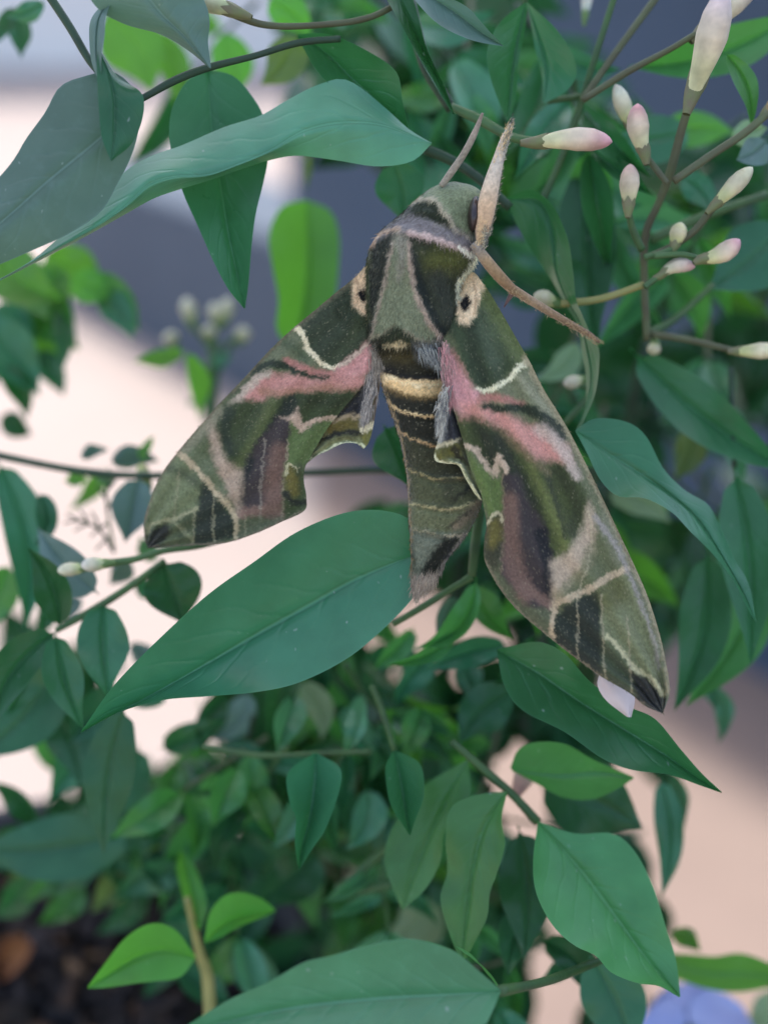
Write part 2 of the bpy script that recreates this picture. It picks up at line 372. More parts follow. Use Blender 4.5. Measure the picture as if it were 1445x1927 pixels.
Z = pot_top + 0.006 * vnoise(X * 120, Y * 120, 5) + 0.004 * vnoise(X * 300, Y * 300, 6) + 0.004 * (1 - rr)
mesh_obj('soil', np.stack([X, Y, Z + 0 * X], -1).reshape(-1, 3), grid_faces(30, 60, True), m_soil, pot)
V, F, CB = [], [], []
for i in range(520):
    a, r = random.random() * 6.28, R * 0.93 * math.sqrt(random.random()); c0 = Vector((pot_c.x + r * math.cos(a), pot_c.y + r * math.sin(a), pot_top + 0.003 + random.random() * 0.006))
    mrot = Matrix.Rotation(random.random() * 6.28, 3, 'Z') @ Matrix.Rotation(random.gauss(0, 0.5), 3, 'X'); l, ww, hh = random.uniform(.002, .006), random.uniform(.001, .003), random.uniform(.0005, .0014)
    k = len(V); cb = random.choice([(40,34,32),(52,44,40),(30,28,30),(70,54,44),(62,60,64),(88,66,50),(120,96,74)] if random.random() < .5 else [(34,30,30),(48,42,42)]); CB += [cb] * 8
    for (x, y, z) in ((-1, -1, -1), (1, -.7, -1), (.8, 1, -1), (-.9, .8, -1), (-.8, -.8, 1), (.9, -.5, 1), (.6, .8, 1), (-.8, .6, 1)):
        V.append(tuple(c0 + mrot @ Vector((x * l, y * ww, z * hh))))
    F += [[k, k + 3, k + 2, k + 1], [k + 4, k + 5, k + 6, k + 7], [k, k + 1, k + 5, k + 4], [k + 1, k + 2, k + 6, k + 5], [k + 2, k + 3, k + 7, k + 6], [k + 3, k, k + 4, k + 7]]
tag(mesh_obj('bark_mulch', V, F, M_CHIP, col=lin(np.array(CB)), smooth=False), 'dark bark chips lying on the pot soil', kind='stuff')

# ---------------------------------------------------------------- leaf builder
def leaf(Lp, Mp, Rp, d0, d1, eL=-1.5, eR=-1.5, mat='dark', wave=0.4, parent=None, label=None, bow=0.0, n=30, m=8, seed=None, name='leaf'):
    """left edge, midrib, right edge in photo pixels; depths in mm beyond the focus plane"""
    sd = seed if seed is not None else random.randrange(9999)
    r_ = random.Random(sd); ph1, ph2 = r_.random() * 6.28, r_.random() * 6.28
    A, B, C = spline(Lp, n), spline(Mp, n), spline(Rp, n)
    u = np.linspace(0, 1, n); dm = d0 + (d1 - d0) * u + bow * np.sin(np.pi * u)
    env = np.sin(np.pi * np.clip(u, 0.02, 0.98)) ** 0.7
    X, Y, Dp, UV = [], [], [], []
    for side, E, e, ph in ((-1, A, eL, ph1), (1, C, eR, ph2)):
        vs = np.linspace(0, 1, m) ** 1.5; vs = vs[::-1] if side < 0 else vs[1:]
        for v in vs:
            q = B * (1 - v) + E * v
            q = q + (np.stack([np.sin(u * 9 + ph), np.cos(u * 8 + ph)], 1) * (1.6 * v ** 3 * env)[:, None])
            X.append(q[:, 0]); Y.append(q[:, 1])
            groove = 0.55 * np.exp(-(v / 0.09) ** 2)
            Dp.append(dm + e * env * (v ** 1.25) + groove * env + wave * v ** 2 * np.sin(u * 8.5 + ph) * env + 0.25 * wave * v * np.sin(u * 21 + ph2))
            UV.append(np.stack([u, np.full(n, 0.5 + 0.5 * side * v)], 1))
    X, Y, Dp = (np.stack(a, 1) for a in (X, Y, Dp)); UV = np.stack(UV, 1)
    mcols = X.shape[1]
    V = PN(X, Y, Dp).reshape(-1, 3); F = grid_faces(n, mcols)
    # faces towards the viewer on the upper side
    q = V[F]; nrm = np.cross(q[:, 1] - q[:, 0], q[:, 2] - q[:, 0]); 
    if (nrm @ _f).sum() > 0: F = F[:, ::-1]
    o = mesh_obj(name, V, F, LM[mat], parent, origin=V[m - 1], uv=UV.reshape(-1, 2))
    if label: o['label'] = label
    return o

def wprof(u, k=0.42, tip=1.0):
    a = np.where(u < k, u / k, (1 - u) / (1 - k)); a = np.clip(a, 0, 1)
    s = np.sin(a * np.pi / 2)
    wv = np.where(u < k, s ** 0.72, s ** (1.25 * tip))
    return np.where(u < 0.09, 0.05, wv)
def simple(base, tip, wpx, d0, d1, mat='dark', bend=0.0, fl=1.0, fr=1.0, eL=None, eR=None, wave=0.5, parent=None, label=None, bow=0.0, k=0.42, **kw):
    b_, t_ = np.array(base, float), np.array(tip, float); d = t_ - b_; ln = np.hypot(*d); nn = np.array([d[1], -d[0]]) / ln
    u = np.r_[0, .06, .1, .15, .22, .3, .4, .5, .6, .7, .8, .9, 1]; Mx = b_ + d * u[:, None] + nn * (bend * ln * np.sin(np.pi * u))[:, None]
    tg = np.gradient(Mx, axis=0); tg /= np.linalg.norm(tg, axis=1)[:, None]; nm = np.stack([tg[:, 1], -tg[:, 0]], 1)
    wv = wprof(u, k) * wpx * 0.5
    Lp = Mx + nm * (wv * fl)[:, None]; Rp = Mx - nm * (wv * fr)[:, None]
    dep = lambda f: -math.sqrt(max(0, 1 - min(1, abs(f)) ** 2)) * wpx * 0.5 * MM
    return leaf(Lp, Mx, Rp, d0, d1, dep(fl) if eL is None else eL, dep(fr) if eR is None else eR, mat, wave, parent, label, bow, **kw)

# ---------------------------------------------------------------- jasmine plant
JAS = thing('jasmine_plant', 'climbing jasmine with dark green leaves and pinkish white buds, the moth resting on it', 'plant', (P(720, 1700, 60).x, P(720, 1700, 60).y, 0))
K = lambda L_, M_, R_, *a, **k: leaf(L_, M_, R_, *a, parent=JAS, **k)
S = lambda *a, **k: simple(*a, parent=JAS, **k)
# K1 the big leaf under the abdomen
K([(790,1040),(778,985),(725,962),(650,966),(560,1002),(480,1056),(390,1118),(300,1200),(215,1290),(152,1378)],
  [(790,1042),(740,1060),(660,1095),(580,1140),(490,1190),(400,1243),(300,1300),(215,1345),(152,1379)],
  [(790,1045),(795,1095),(770,1135),(715,1190),(650,1240),(560,1284),(480,1303),(390,1312),(300,1320),(215,1345),(152,1380)],
  6, 2, -5.5, -4.5, 'dark', 0.5, n=60, m=14, bow=0.8, seed=3)
# K2 wavy leaf across the upper left
K([(812,268),(770,243),(720,198),(655,150),(600,158),(540,187),(490,215),(420,237),(340,272),(280,294),(232,325),(180,380),(120,440),(60,490),(-20,535)],
  [(812,269),(720,234),(640,230),(570,246),(510,282),(450,308),(390,329),(330,331),(280,346),(235,388),(170,432),(90,475),(-20,536)],
  [(812,270),(775,303),(710,312),(640,301),(560,291),(505,300),(450,318),(390,340),(340,356),(290,374),(240,402),(170,441),(90,482),(-20,538)],
  4, -4, 5.0, 3.5, 'lite', 0.5, n=60, m=12, seed=12)
# K3 hanging leaf behind it
K([(390,130),(350,153),(325,200),(319,245),(326,295),(345,360),(368,415),(400,490),(430,545),(459,580)],
  [(391,130),(395,200),(402,270),(415,350),(430,440),(446,515),(460,580)],
  [(392,130),(440,142),(475,180),(496,222),(503,290),(495,345),(483,400),(475,460),(468,530),(461,580)], 12, 8, -3.5, -3, 'dark', 0.4, n=44, m=10, seed=21)
# K4 dull big leaf, far left
K([(268,182),(215,135),(150,145),(110,165),(85,212),(50,262),(20,310),(-60,400),(-170,560)],
  [(268,183),(215,235),(170,275),(90,340),(20,402),(-60,470),(-170,562)],
  [(268,184),(262,235),(248,290),(222,345),(190,400),(130,440),(60,470),(-60,520),(-170,564)], -2, -10, 2.5, 3, 'dull', 0.5, n=40, m=10, seed=31)
K([(184,95),(181,130),(187,200),(190,255),(208,302)], [(187,95),(205,140),(215,190),(214,250),(209,302)], [(190,95),(222,145),(271,181),(252,262),(211,302)], -6, -8, -1, 3.0, 'deep', 0.4, seed=32)
K([(205,0),(175,28),(166,60),(172,110),(184,150)], [(207,0),(188,30),(182,65),(182,110),(187,150)], [(210,0),(199,35),(195,70),(192,110),(190,150)], -5, -6, 2, -2, 'dull', 0.3, seed=33)
# K7 leaf over the top left
K([(394,127),(350,92),(300,62),(230,42),(180,12),(140,-60)], [(395,127),(350,70),(300,20),(240,-60)], [(397,127),(392,82),(396,40),(384,0),(340,-70)], -2, -9, 2.5, 2.5, 'dull', 0.5, n=34, m=9, seed=41)
# K8..K12 top centre
K([(560,63),(610,63),(680,88),(742,130),(757,190),(768,238)], [(560,66),(610,95),(660,145),(712,192),(766,240)], [(560,70),(592,125),(622,158),(678,202),(722,232),(764,242)], 10, 8, -4, -4, 'dark', 0.6, m=10, seed=51)
K([(718,-20),(745,30),(782,95),(830,180),(852,214)], [(745,-20),(768,30),(798,95),(835,170),(853,214)], [(772,-20),(786,30),(804,90),(834,158),(855,214)], 6, 6, -3, -1, 'deep', 0.3, seed=52)
K([(800,-25),(868,5),(912,48),(946,84)], [(785,-22),(850,18),(905,60),(946,85)], [(765,-20),(820,42),(882,72),(946,86)], 4, 3, -2, -3, 'dull', 0.3, seed=53)
K([(988,3),(940,40),(918,92),(921,135),(935,182),(953,228)], [(989,3),(976,60),(965,120),(958,180),(954,228)], [(991,3),(987,60),(975,130),(969,190),(956,228)], 14, 14, -4, 1, 'dark', 0.5, seed=54)
K([(989,3),(1004,70),(1018,140),(1021,192)], [(990,3),(1010,60),(1028,130),(1024,192)], [(992,3),(1042,50),(1078,102),(1085,140),(1062,172),(1026,193)], 15, 17, 1, -4, 'dark', 0.5, seed=55)
# K13 curling leaf right of the moth
K([(952,372),(1000,357),(1042,388),(1068,445),(1076,495),(1082,560),(1094,592),(1112,632),(1128,665),(1121,740),(1092,806)],
  [(954,374),(1016,378),(1040,435),(1045,505),(1066,562),(1090,605),(1104,650),(1112,720),(1088,807)],
  [(955,378),(972,420),(1000,470),(1034,520),(1062,572),(1085,610),(1095,660),(1104,715),(1100,770),(1084,808)], 15, 11, -4, 4, 'dark', 0.6, n=50, m=9, seed=61)
# K14 leaf to the right
K([(1083,808),(1120,788),(1180,795),(1217,822),(1250,882),(1290,922),(1330,947),(1352,987),(1380,1050),(1410,1102),(1423,1170)],
  [(1083,810),(1140,850),(1200,888),(1260,930),(1310,975),(1360,1050),(1400,1120),(1423,1171)],
  [(1083,812),(1105,852),(1130,902),(1162,932),(1210,936),(1260,962),(1300,1003),(1340,1042),(1380,1092),(1405,1142),(1423,1172)], 9, 8, 2.5, -3.5, 'dark', 0.7, n=46, m=10, seed=71)
# K15 lower right leaf under the wing tip
K([(935,1222),(1010,1208),(1062,1232),(1112,1285),(1180,1328),(1232,1352),(1280,1410),(1320,1456),(1358,1491)],
  [(935,1224),(1010,1265),(1090,1320),(1170,1370),(1250,1420),(1310,1463),(1358,1492)],
  [(935,1226),(950,1292),(985,1337),(1060,1376),(1130,1427),(1190,1451),(1260,1459),(1310,1476),(1358,1493)], 11, 6, -3.5, -3, 'dark', 0.5, n=44, m=10, seed=72)
K([(960,1445),(975,1412),(1010,1398),(1065,1400),(1120,1432),(1192,1463)], [(962,1448),(1000,1455),(1060,1458),(1125,1452),(1192,1464)], [(964,1452),(1010,1475),(1060,1500),(1110,1506),(1152,1492),(1192,1466)], 20, 18, -3, 3, 'mid', 0.4, seed=73)
K([(1010,1545),(1080,1568),(1150,1569),(1192,1602),(1230,1670),(1255,1750),(1271,1805),(1280,1876)], [(1011,1546),(1060,1600),(1110,1660),(1165,1735),(1222,1812),(1279,1877)],
  [(1012,1547),(1004,1620),(1010,1682),(1040,1742),(1080,1780),(1120,1800),(1150,1832),(1200,1852),(1240,1857),(1278,1878)], 14, 9, 0.5, -9.0, 'mid', 0.8, n=40, m=10, seed=74)
K([(952,1490),(900,1497),(850,1520),(838,1580),(840,1640),(828,1690),(840,1740),(855,1782),(868,1815)], [(953,1491),(910,1560),(890,1640),(880,1720),(869,1815)],
  [(954,1492),(945,1540),(951,1590),(935,1640),(920,1680),(915,1730),(890,1782),(870,1815)], 14, 12, 2, -3, 'mid', 0.7, n=40, m=9, seed=75)
K([(880,1430),(800,1480),(738,1555),(722,1620),(735,1662),(756,1712)], [(881,1432),(830,1530),(790,1620),(757,1713)], [(882,1434),(882,1500),(840,1560),(830,1620),(800,1672),(758,1713)], 20, 18, 2, -2, 'mid', 0.5, seed=76)
K([(740,1413),(724,1450),(735,1512),(770,1572)], [(742,1413),(752,1460),(762,1520),(771,1573)], [(745,1413),(792,1440),(797,1490),(786,1532),(772,1573)], 16, 13, -3, -3, 'dark', 0.3, seed=77)
K([(590,1418),(540,1455),(545,1512),(558,1542),(555,1590),(561,1637)], [(593,1418),(592,1470),(583,1540),(570,1590),(562,1638)], [(597,1418),(640,1448),(636,1502),(612,1560),(590,1592),(563,1638)], 18, 14, -5, -5, 'dark', 0.5, seed=78)
# K22 big pale leaf at the bottom edge
K([(942,1864),(900,1828),(850,1790),(780,1770),(720,1775),(620,1800),(570,1811),(500,1850),(430,1882),(330,1945)], [(942,1866),(850,1872),(700,1880),(550,1897),(420,1925),(330,1948)],
  [(942,1868),(905,1940),(820,2000),(650,2030),(480,2000),(330,1950)], -12, -16, -1.5, -7, 'lite', 0.5, n=44, m=10, seed=79)
K([(940,1866),(925,1845),(890,1800),(850,1778)], [(941,1867),(930,1850),(900,1815),(851,1778)], [(943,1868),(937,1853),(915,1825),(853,1779)], -4, -4, 1, -1, 'mid', 0.2, seed=80)
# left cluster in mid depth
S((186,1118), (70,992), 92, 24, 28, 'dull', 0.05, 1, .8)
S((112,1185), (52,1030), 84, 22, 20, 'deep', -0.1, .9, .8)
S((112,1185), (-20,1380), 95, 22, 18, 'deep', -0.12, .8, .9)
S((195,1130), (205,1315), 108, 22, 17, 'dark', -0.03, .9, .95)
S((104,1188), (158,1375), 82, 20, 17, 'dark', -0.05, .9, .9)
S((306,1055), (345,1175), 120, 22, 24, 'deep', 0.0, 1, .9)
S((262,895), (235,1022), 90, 36, 34, 'dull', 0.0, .9, .9)
S((722,800), (768,915), 108, 18, 15, 'dark', 0.05, .9, .9)
S((-10, 860), (45, 1190), 100, 40, 40, 'dark', 0.1, .9, .8)
S((110, 1240), (-60, 1430), 120, 40, 36, 'deep', .1)
S((90, 1330), (150, 1480), 90, 44, 40, 'deep', .1)
S((1140, 930), (1262, 985), 60, 50, 46, 'pale', .12)  # pale colour of these leaves stands in for glossy highlights
S((1090, 640), (1005, 715), 50, 46, 44, 'pale', .15)
S((560, 1285), (605, 1395), 54, 46, 44, 'pale', .18)
S((470, 1300), (380, 1390), 60, 50, 50, 'dull', .18)
S((690, 1290), (640, 1400), 50, 48, 50, 'dull', .18)
S((1380, 270), (1445, 240), 50, 24, 22, 'pale', .1)
for a in (((150,862),(205,846),26,'dull'), ((205,870),(300,868),44,'dull'), ((300,1050),(262,1010),40,'mid'), ((160,890),(120,905),30,'fresh'), ((268,870),(290,820),22,'fresh'), ((215,905),(180,890),26,'mid'), ((240,1050),(205,1100),44,'dull'), ((250,1100),(300,1130),40,'dark'), ((140,1165),(120,1105),60,'dull'), ((60,1040),(20,1010),50,'mid'), ((400,700),(380,740),26,'mid'), ((398,690),(440,670),26,'lite'), ((396,740),(350,760),24,'lite')):
    S(a[0], a[1], a[2], 44 if a[1][1] > 760 else 92, 48 if a[1][1] > 760 else 95, a[3], .1)
S((70,925), (65,1030), 50, 38, 34, 'deep', 0.2, .9, .8)
K([(575,376),(530,388),(507,440),(515,505),(523,560),(520,620),(550,660)], [(576,376),(578,450),(575,530),(565,600),(552,662)], [(578,376),(622,398),(640,450),(636,520),(625,570),(590,612),(554,662)], 62, 60, -8, -2, 'fresh', 0.5, label='bright green backlit leaf behind the left wing')
S((585,255), (575,375), 10, 55, 62, 'olive')
S((738,300), (758,420), 92, 20, 22, 'dark', .05)
# behind the buds, right
S((1108,290), (1122,660), 125, 34, 30, 'deep', -0.03, .9, .9)
S((1185,655), (1500,895), 120, 30, 26, 'dark', -0.05, .9, .8)
S((1380,880), (1412,1250), 118, 26, 20, 'dark', 0.04, .9, .9)
S((1330,1030), (1268,1340), 110, 32, 28, 'dark', 0.08, .9, .9)
S((1430,1060), (1290,1330), 120, 36, 32, 'mid', 0.08, .9, .9)
S((1300,800), (1270,905), 62, 50, 52, 'olive', 0.1)
S((1362,95), (1414,242), 48, 10, 11, 'mid', 0.12, .9, .8)
S((1490,30), (1180,125), 110, 24, 30, 'mid', 0.08, .8, .8)
S((1240,260), (1385,250), 70, 45, 48, 'fresh', 0.1)
S((1480,420), (1330,545), 130, 32, 30, 'deep', 0.05)
S((1300,240), (1150,255), 90, 36, 30, 'dark', 0.1)
S((1280,330), (1340,400), 60, 34, 30, 'dark', 0.1)
S((1445,260), (1385,300), 60, 18, 16, 'dull', 0.1)
S((975,1555), (985,1812), 105, 24, 20, 'deep', 0.05)
S((1110,1800), (1190,1990), 120, 22, 18, 'dark', 0.05)
K([(1262,1795),(1340,1800),(1400,1795),(1500,1840)], [(1262,1815),(1340,1830),(1400,1830),(1500,1845)], [(1262,1840),(1330,1862),(1400,1866),(1500,1850)], 48, 48, -2, 2, 'fresh', 0.4, label='bright green blurred leaf in the lower right corner')
S((1262,1755), (1318,1792), 40, 48, 50, 'fresh', 0.1)
S((1240,1460), (1245,1690), 56, 38, 36, 'dark', 0.08)
S((1262,1450), (1285,1570), 34, 44, 46, 'dark', 0.05)
S((1010,1470), (1210,1560), 150, 30, 30, 'deep', 0.05)
S((235,1325), (195,1610), 96, 24, 26, 'deep', -0.04)
S((255,1565), (-60,1600), 130, 50, 46, 'deep', 0.05)
S((896,1085), (778,1222), 70, 22, 20, 'mid', 0.22, .5, .9, wave=1.0)
S((870,1175), (722,1252), 50, 22, 20, 'mid', 0.12, .7, .5)
S((960,1290), (850,1335), 60, 42, 44, 'fresh', 0.1)
S((970,1300), (865,1400), 95, 34, 32, 'deep', -0.1)
S((810,1690), (720,1770), 95, 60, 62, 'pale', 0.2, label='pale washed-out leaf above the bottom edge')
S((1480,1860), (1400,1940), 80, 70, 72, 'pale', 0.1)
S((1345,1290), (1350,1400), 36, 46, 48, 'dark', 0.15)
S((1300,1260), (1345,1340), 40, 48, 46, 'dark', 0.15)
# top left blurred leaves
S((190,20), (285,175), 120, 62, 66, 'fresh', 0.1)
S((300,60), (330,200), 60, 70, 70, 'fresh', 0.1)
S((25,10), (40,110), 44, 40, 44, 'deep', 0.05)
S((25,10), (-25,90), 36, 40, 44, 'deep', 0.05)
S((85,0), (10,30), 40, 30, 34, 'dark', 0.1)
S((410,60), (440,190), 80, 60, 64, 'fresh', 0.1)
S((500,0), (585,70), 70, 40, 45, 'fresh', 0.1)
S((560,60), (490,160), 80, 36, 40, 'olive', 0.1)
# left blurred cluster
for a in (((10,480),(90,600),100,'fresh'), ((120,500),(60,640),90,'fresh'), ((30,600),(-30,720),110,'deep'), ((70,600),(110,720),90,'fresh'), ((180,540),(250,640),60,'dark'),
          ((110,580),(115,700),40,'dark'), ((0,560),(60,700),90,'dark'), ((130,520),(210,560),70,'fresh'), ((0,780),(60,820),46,'deep'), ((200,880),(130,960),36,'fresh'), ((350,660),(372,790),40,'fresh'), ((350,660),(250,680),36,'fresh')):
    S(a[0], a[1], a[2], random.uniform(60, 80), random.uniform(60, 80), a[3], random.uniform(-.1, .15))

for a in (((360,1640),(210,1700),80,56,'dark'), ((300,1560),(330,1690),74,60,'deep'), ((200,1600),(90,1690),80,62,'dark'), ((60,1560),(-30,1660),90,58,'deep'), ((240,1640),(170,1720),60,66,'olive'), ((120,1600),(40,1700),56,66,'mid'), ((420,1620),(330,1740),70,62,'deep'), ((500,1640),(430,1800),84,58,'deep'), ((330,1820),(440,1900),90,60,'deep'), ((600,1600),(480,1700),110,52,'deep'),
          ((882,1098),(965,1205),80,26,'mid'), ((862,1120),(826,1222),58,30,'dull'), ((960,1215),(800,1262),66,32,'dark'), ((905,1090),(930,1180),50,34,'deep'), ((820,1225),(740,1330),70,40,'dark'), ((870,1240),(905,1320),60,44,'deep'), ((780,1180),(700,1260),60,36,'mid'), ((1010,1195),(930,1290),60,30,'deep')):
    S(a[0], a[1], a[2], a[3], a[3] + random.uniform(-6, 6), a[4], random.uniform(-.15, .15), .9, random.uniform(.5, .95), wave=.8)
for a in (((-30,455),(120,565),120,64,'fresh'), ((20,545),(150,660),125,70,'mid'), ((-40,600),(75,745),120,62,'dark'), ((80,470),(205,560),105,74,'fresh'), ((150,520),(262,625),70,64,'mid'), ((60,660),(120,745),60,76,'dark'), ((-10,690),(50,790),56,60,'dark'),
          ((70,1180),(15,1345),90,34,'dark'), ((235,1290),(125,1405),90,44,'deep'), ((310,1290),(250,1330),50,40,'dark'), ((190,1370),(90,1510),84,52,'dark'), ((300,1410),(420,1355),66,46,'dark'), ((430,1300),(380,1420),66,52,'deep'), ((20,1060),(-30,1200),80,46,'mid'), ((110,1090),(70,1200),60,50,'dark'), ((260,1400),(170,1540),90,50,'dark'), ((70,1560),(-20,1470),60,56,'deep'), ((240,1210),(300,1290),50,50,'dull')):
    S(a[0], a[1], a[2], a[3], a[3] + random.uniform(-8, 8), a[4], random.uniform(-.15, .15), .95, random.uniform(.6, .95), wave=.8)
for a in (((1000,1690),(955,1840),84,34,'deep'), ((1015,1770),(1125,1900),80,30,'deep'), ((935,1890),(1030,1985),70,40,'dark'), ((1085,1800),(1010,1850),44,36,'dark'), ((1000,1640),(1075,1700),50,40,'deep'), ((1120,1880),(1225,1960),70,40,'dark'), ((960,1590),(1015,1690),56,34,'dark'), ((1140,1580),(1210,1700),60,44,'deep'),
          ((560,1300),(520,1420),70,42,'lite'), ((450,1440),(400,1560),76,44,'mid'), ((690,1480),(650,1600),80,46,'lite'), ((470,1470),(520,1590),70,48,'mid'), ((640,1330),(700,1430),66,44,'dark'), ((800,1330),(760,1430),60,40,'mid'), ((330,1440),(300,1560),66,50,'mid')):
    S(a[0], a[1], a[2], a[3], a[3] + random.uniform(-12, 4), a[4], random.uniform(-.15, .15), .95, random.uniform(.55, .95), wave=1.0, bow=-4)
for a in (((60,1640),(-20,1730),70,72,'dark'), ((150,1650),(70,1740),64,76,'mid'), ((260,1670),(180,1760),60,74,'deep'), ((320,1700),(390,1790),60,66,'dark'), ((20,1600),(90,1690),60,80,'olive'), ((350,1780),(270,1880),64,74,'deep'), ((200,1600),(250,1700),60,70,'dark')):
    S(a[0], a[1], a[2], a[3], a[3] + random.uniform(-8, 8), a[4], random.uniform(-.15, .15), .95, random.uniform(.6, .95), wave=.8)
# ---- fill of leaves deeper in the plant
TW = []
OPEN = [[(60,800),(130,600),(200,560),(330,640),(480,700),(400,790),(290,920),(270,1020),(230,1030),(200,930),(120,1010),(80,920),(20,870),(0,790)],
 [(560,860),(690,830),(710,905),(640,960),(560,1010)], [(235,1130),(400,1030),(560,1000),(560,1040),(420,1110),(260,1260)], [(330,1310),(400,1310),(365,1400),(255,1425)],
 [(-20,1430),(60,1415),(105,1500),(40,1560),(-20,1540)], [(200,340),(340,350),(370,480),(430,560),(470,590),(500,560),(520,640),(430,720),(300,640),(170,540)],
 [(480,320),(720,330),(700,440),(640,520),(630,400),(570,370),(500,410)], [(1140,-20),(1320,-20),(1270,90),(1190,140),(1160,110)], [(1290,140),(1400,180),(1410,260),(1340,235),(1290,190)],
 [(1255,1220),(1470,1220),(1470,1850),(1285,1820),(1255,1690),(1285,1480),(1245,1350)], [(915,550),(990,560),(1005,670),(960,650)], [(-20,60),(130,40),(180,140),(90,210),(-20,300)],
 [(1200,1850),(1390,1860),(1390,1960),(1200,1960)], [(1175,1500),(1216,1500),(1212,1600),(1190,1580)], [(-20,1670),(200,1690),(330,1790),(350,1960),(-20,1960)], [(380,80),(520,100),(500,270),(400,260)],
 [(1270,870),(1330,860),(1320,960),(1260,930)], [(1000,1590),(1080,1640),(1095,1790),(1040,1740)], [(1010,1820),(1080,1830),(1080,1960),(1010,1960)], [(950,1420),(1010,1425),(1000,1600),(965,1590)], [(1125,1270),(1195,1270),(1195,1350),(1125,1350)], [(760,1120),(960,1190),(950,1235),(840,1240),(760,1200)]]
def inside(p, poly):
    r = False; n = len(poly)
    for i in range(n):
        a, b_ = poly[i], poly[(i + 1) % n]
        if (a[1] > p[1]) != (b_[1] > p[1]) and p[0] < a[0] + (p[1] - a[1]) * (b_[0] - a[0]) / (b_[1] - a[1]): r = not r
    return r
def clear(b_, t_, wd_):
    d = np.array(t_) - np.array(b_); ln = np.hypot(*d); nn = np.array([d[1], -d[0]]) / ln
    for f in (0, .2, .4, .6, .8, 1):
        for s_ in (-.42, 0, .42):
            q = np.array(b_) + d * f + nn * s_ * wd_ * (1 - abs(2 * f - 1) ** 2)
            if any(inside(q, o) for o in OPEN): return False
    return True
REG = [((-40, 1230, 1010, 1760), 27), ((900, 120, 1480, 1200), 28), ((560, 840, 1010, 1300), 9), ((440, -60, 980, 280), 13), ((980, 1430, 1260, 1900), 5), ((380, 1640, 1010, 1900), 5)]
made = 0
for (x0, y0, x1, y1), cnt in REG:
    k = 0; tries = 0
    while k < cnt and tries < cnt * 30:
        tries += 1
        q = np.array([random.uniform(x0, x1), random.uniform(y0, y1)]); an = math.radians(random.gauss(90, 40)); t_ = k / cnt
        dd = 40 + 75 * (1 - t_) + random.uniform(-8, 8); dz = random.uniform(-7, 7); pts, lv = [q.copy()], []
        mt = random.choices(['deep', 'dark', 'mid', 'fresh', 'olive', 'lite'], [22, 32, 24, 9, 4, 10])[0]; size = random.uniform(105, 195); turn = random.uniform(-.22, .22)
        for nd in range(random.choice([2, 3, 3])):
            an += turn; q = q + np.array([math.cos(an), math.sin(an)]) * size * random.uniform(.45, .6); pts.append(q.copy()); dd += dz
            for sg in (-1, 1):
                a2 = an + sg * math.radians(random.uniform(30, 75)) + (0.25 if math.cos(an) * sg < 0 else 0); l = size * random.uniform(.75, 1.15)
                lv.append((q.copy(), q + np.array([math.cos(a2), math.sin(a2)]) * l, l * random.uniform(.36, .52), dd))
        lv.append((q.copy(), q + np.array([math.cos(an + turn), math.sin(an + turn)]) * size * 1.3, size * random.uniform(.42, .55), dd))
        ok = [l for l in lv if clear(l[0], l[1], l[2])]
        if len(ok) < len(lv) - 2: continue
        for (b0, t0, w0, d0) in ok:
            S(tuple(b0), tuple(t0), w0 * (1 + d0 / 400), d0, d0 + random.uniform(-12, 14), mt if random.random() < .8 else random.choice(['dark', 'mid', 'lite']), random.uniform(-.16, .16), random.uniform(.4, 1), random.uniform(.4, 1), wave=random.uniform(.3, 1.6), bow=random.uniform(-8, 5), n=20, m=5, k=random.uniform(.34, .46))
        TW.append((pts, dd - dz * len(pts), dd)); k += 1; made += len(ok)

# the rest of the foliage, deep inside the plant: small blurred leaves joined into one part
DEEP = []
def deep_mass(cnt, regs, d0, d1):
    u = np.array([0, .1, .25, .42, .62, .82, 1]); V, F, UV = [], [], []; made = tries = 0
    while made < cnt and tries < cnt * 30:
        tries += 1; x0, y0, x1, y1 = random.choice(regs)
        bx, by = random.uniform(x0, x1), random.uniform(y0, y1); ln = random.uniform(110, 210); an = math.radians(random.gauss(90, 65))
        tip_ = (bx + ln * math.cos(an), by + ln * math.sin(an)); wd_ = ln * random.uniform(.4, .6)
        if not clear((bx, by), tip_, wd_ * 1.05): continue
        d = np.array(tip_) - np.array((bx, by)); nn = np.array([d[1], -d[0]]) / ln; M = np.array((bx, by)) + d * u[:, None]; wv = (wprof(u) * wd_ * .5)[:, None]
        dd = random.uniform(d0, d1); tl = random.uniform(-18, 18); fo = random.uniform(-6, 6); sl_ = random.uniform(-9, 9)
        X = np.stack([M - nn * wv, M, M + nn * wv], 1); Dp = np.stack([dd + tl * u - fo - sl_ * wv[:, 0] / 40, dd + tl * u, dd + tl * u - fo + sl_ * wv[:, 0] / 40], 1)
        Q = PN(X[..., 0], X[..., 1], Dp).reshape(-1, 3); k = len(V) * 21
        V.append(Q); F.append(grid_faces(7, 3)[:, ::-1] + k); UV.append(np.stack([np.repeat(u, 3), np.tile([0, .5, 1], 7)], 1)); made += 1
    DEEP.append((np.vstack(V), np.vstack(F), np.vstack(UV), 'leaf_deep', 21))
deep_mass(520, [(-40,1230,1000,1850), (-40,1230,1000,1850), (900,150,1480,1230), (560,880,1250,1500), (480,-40,1000,250), (900,1450,1250,1960)], 85, 175)

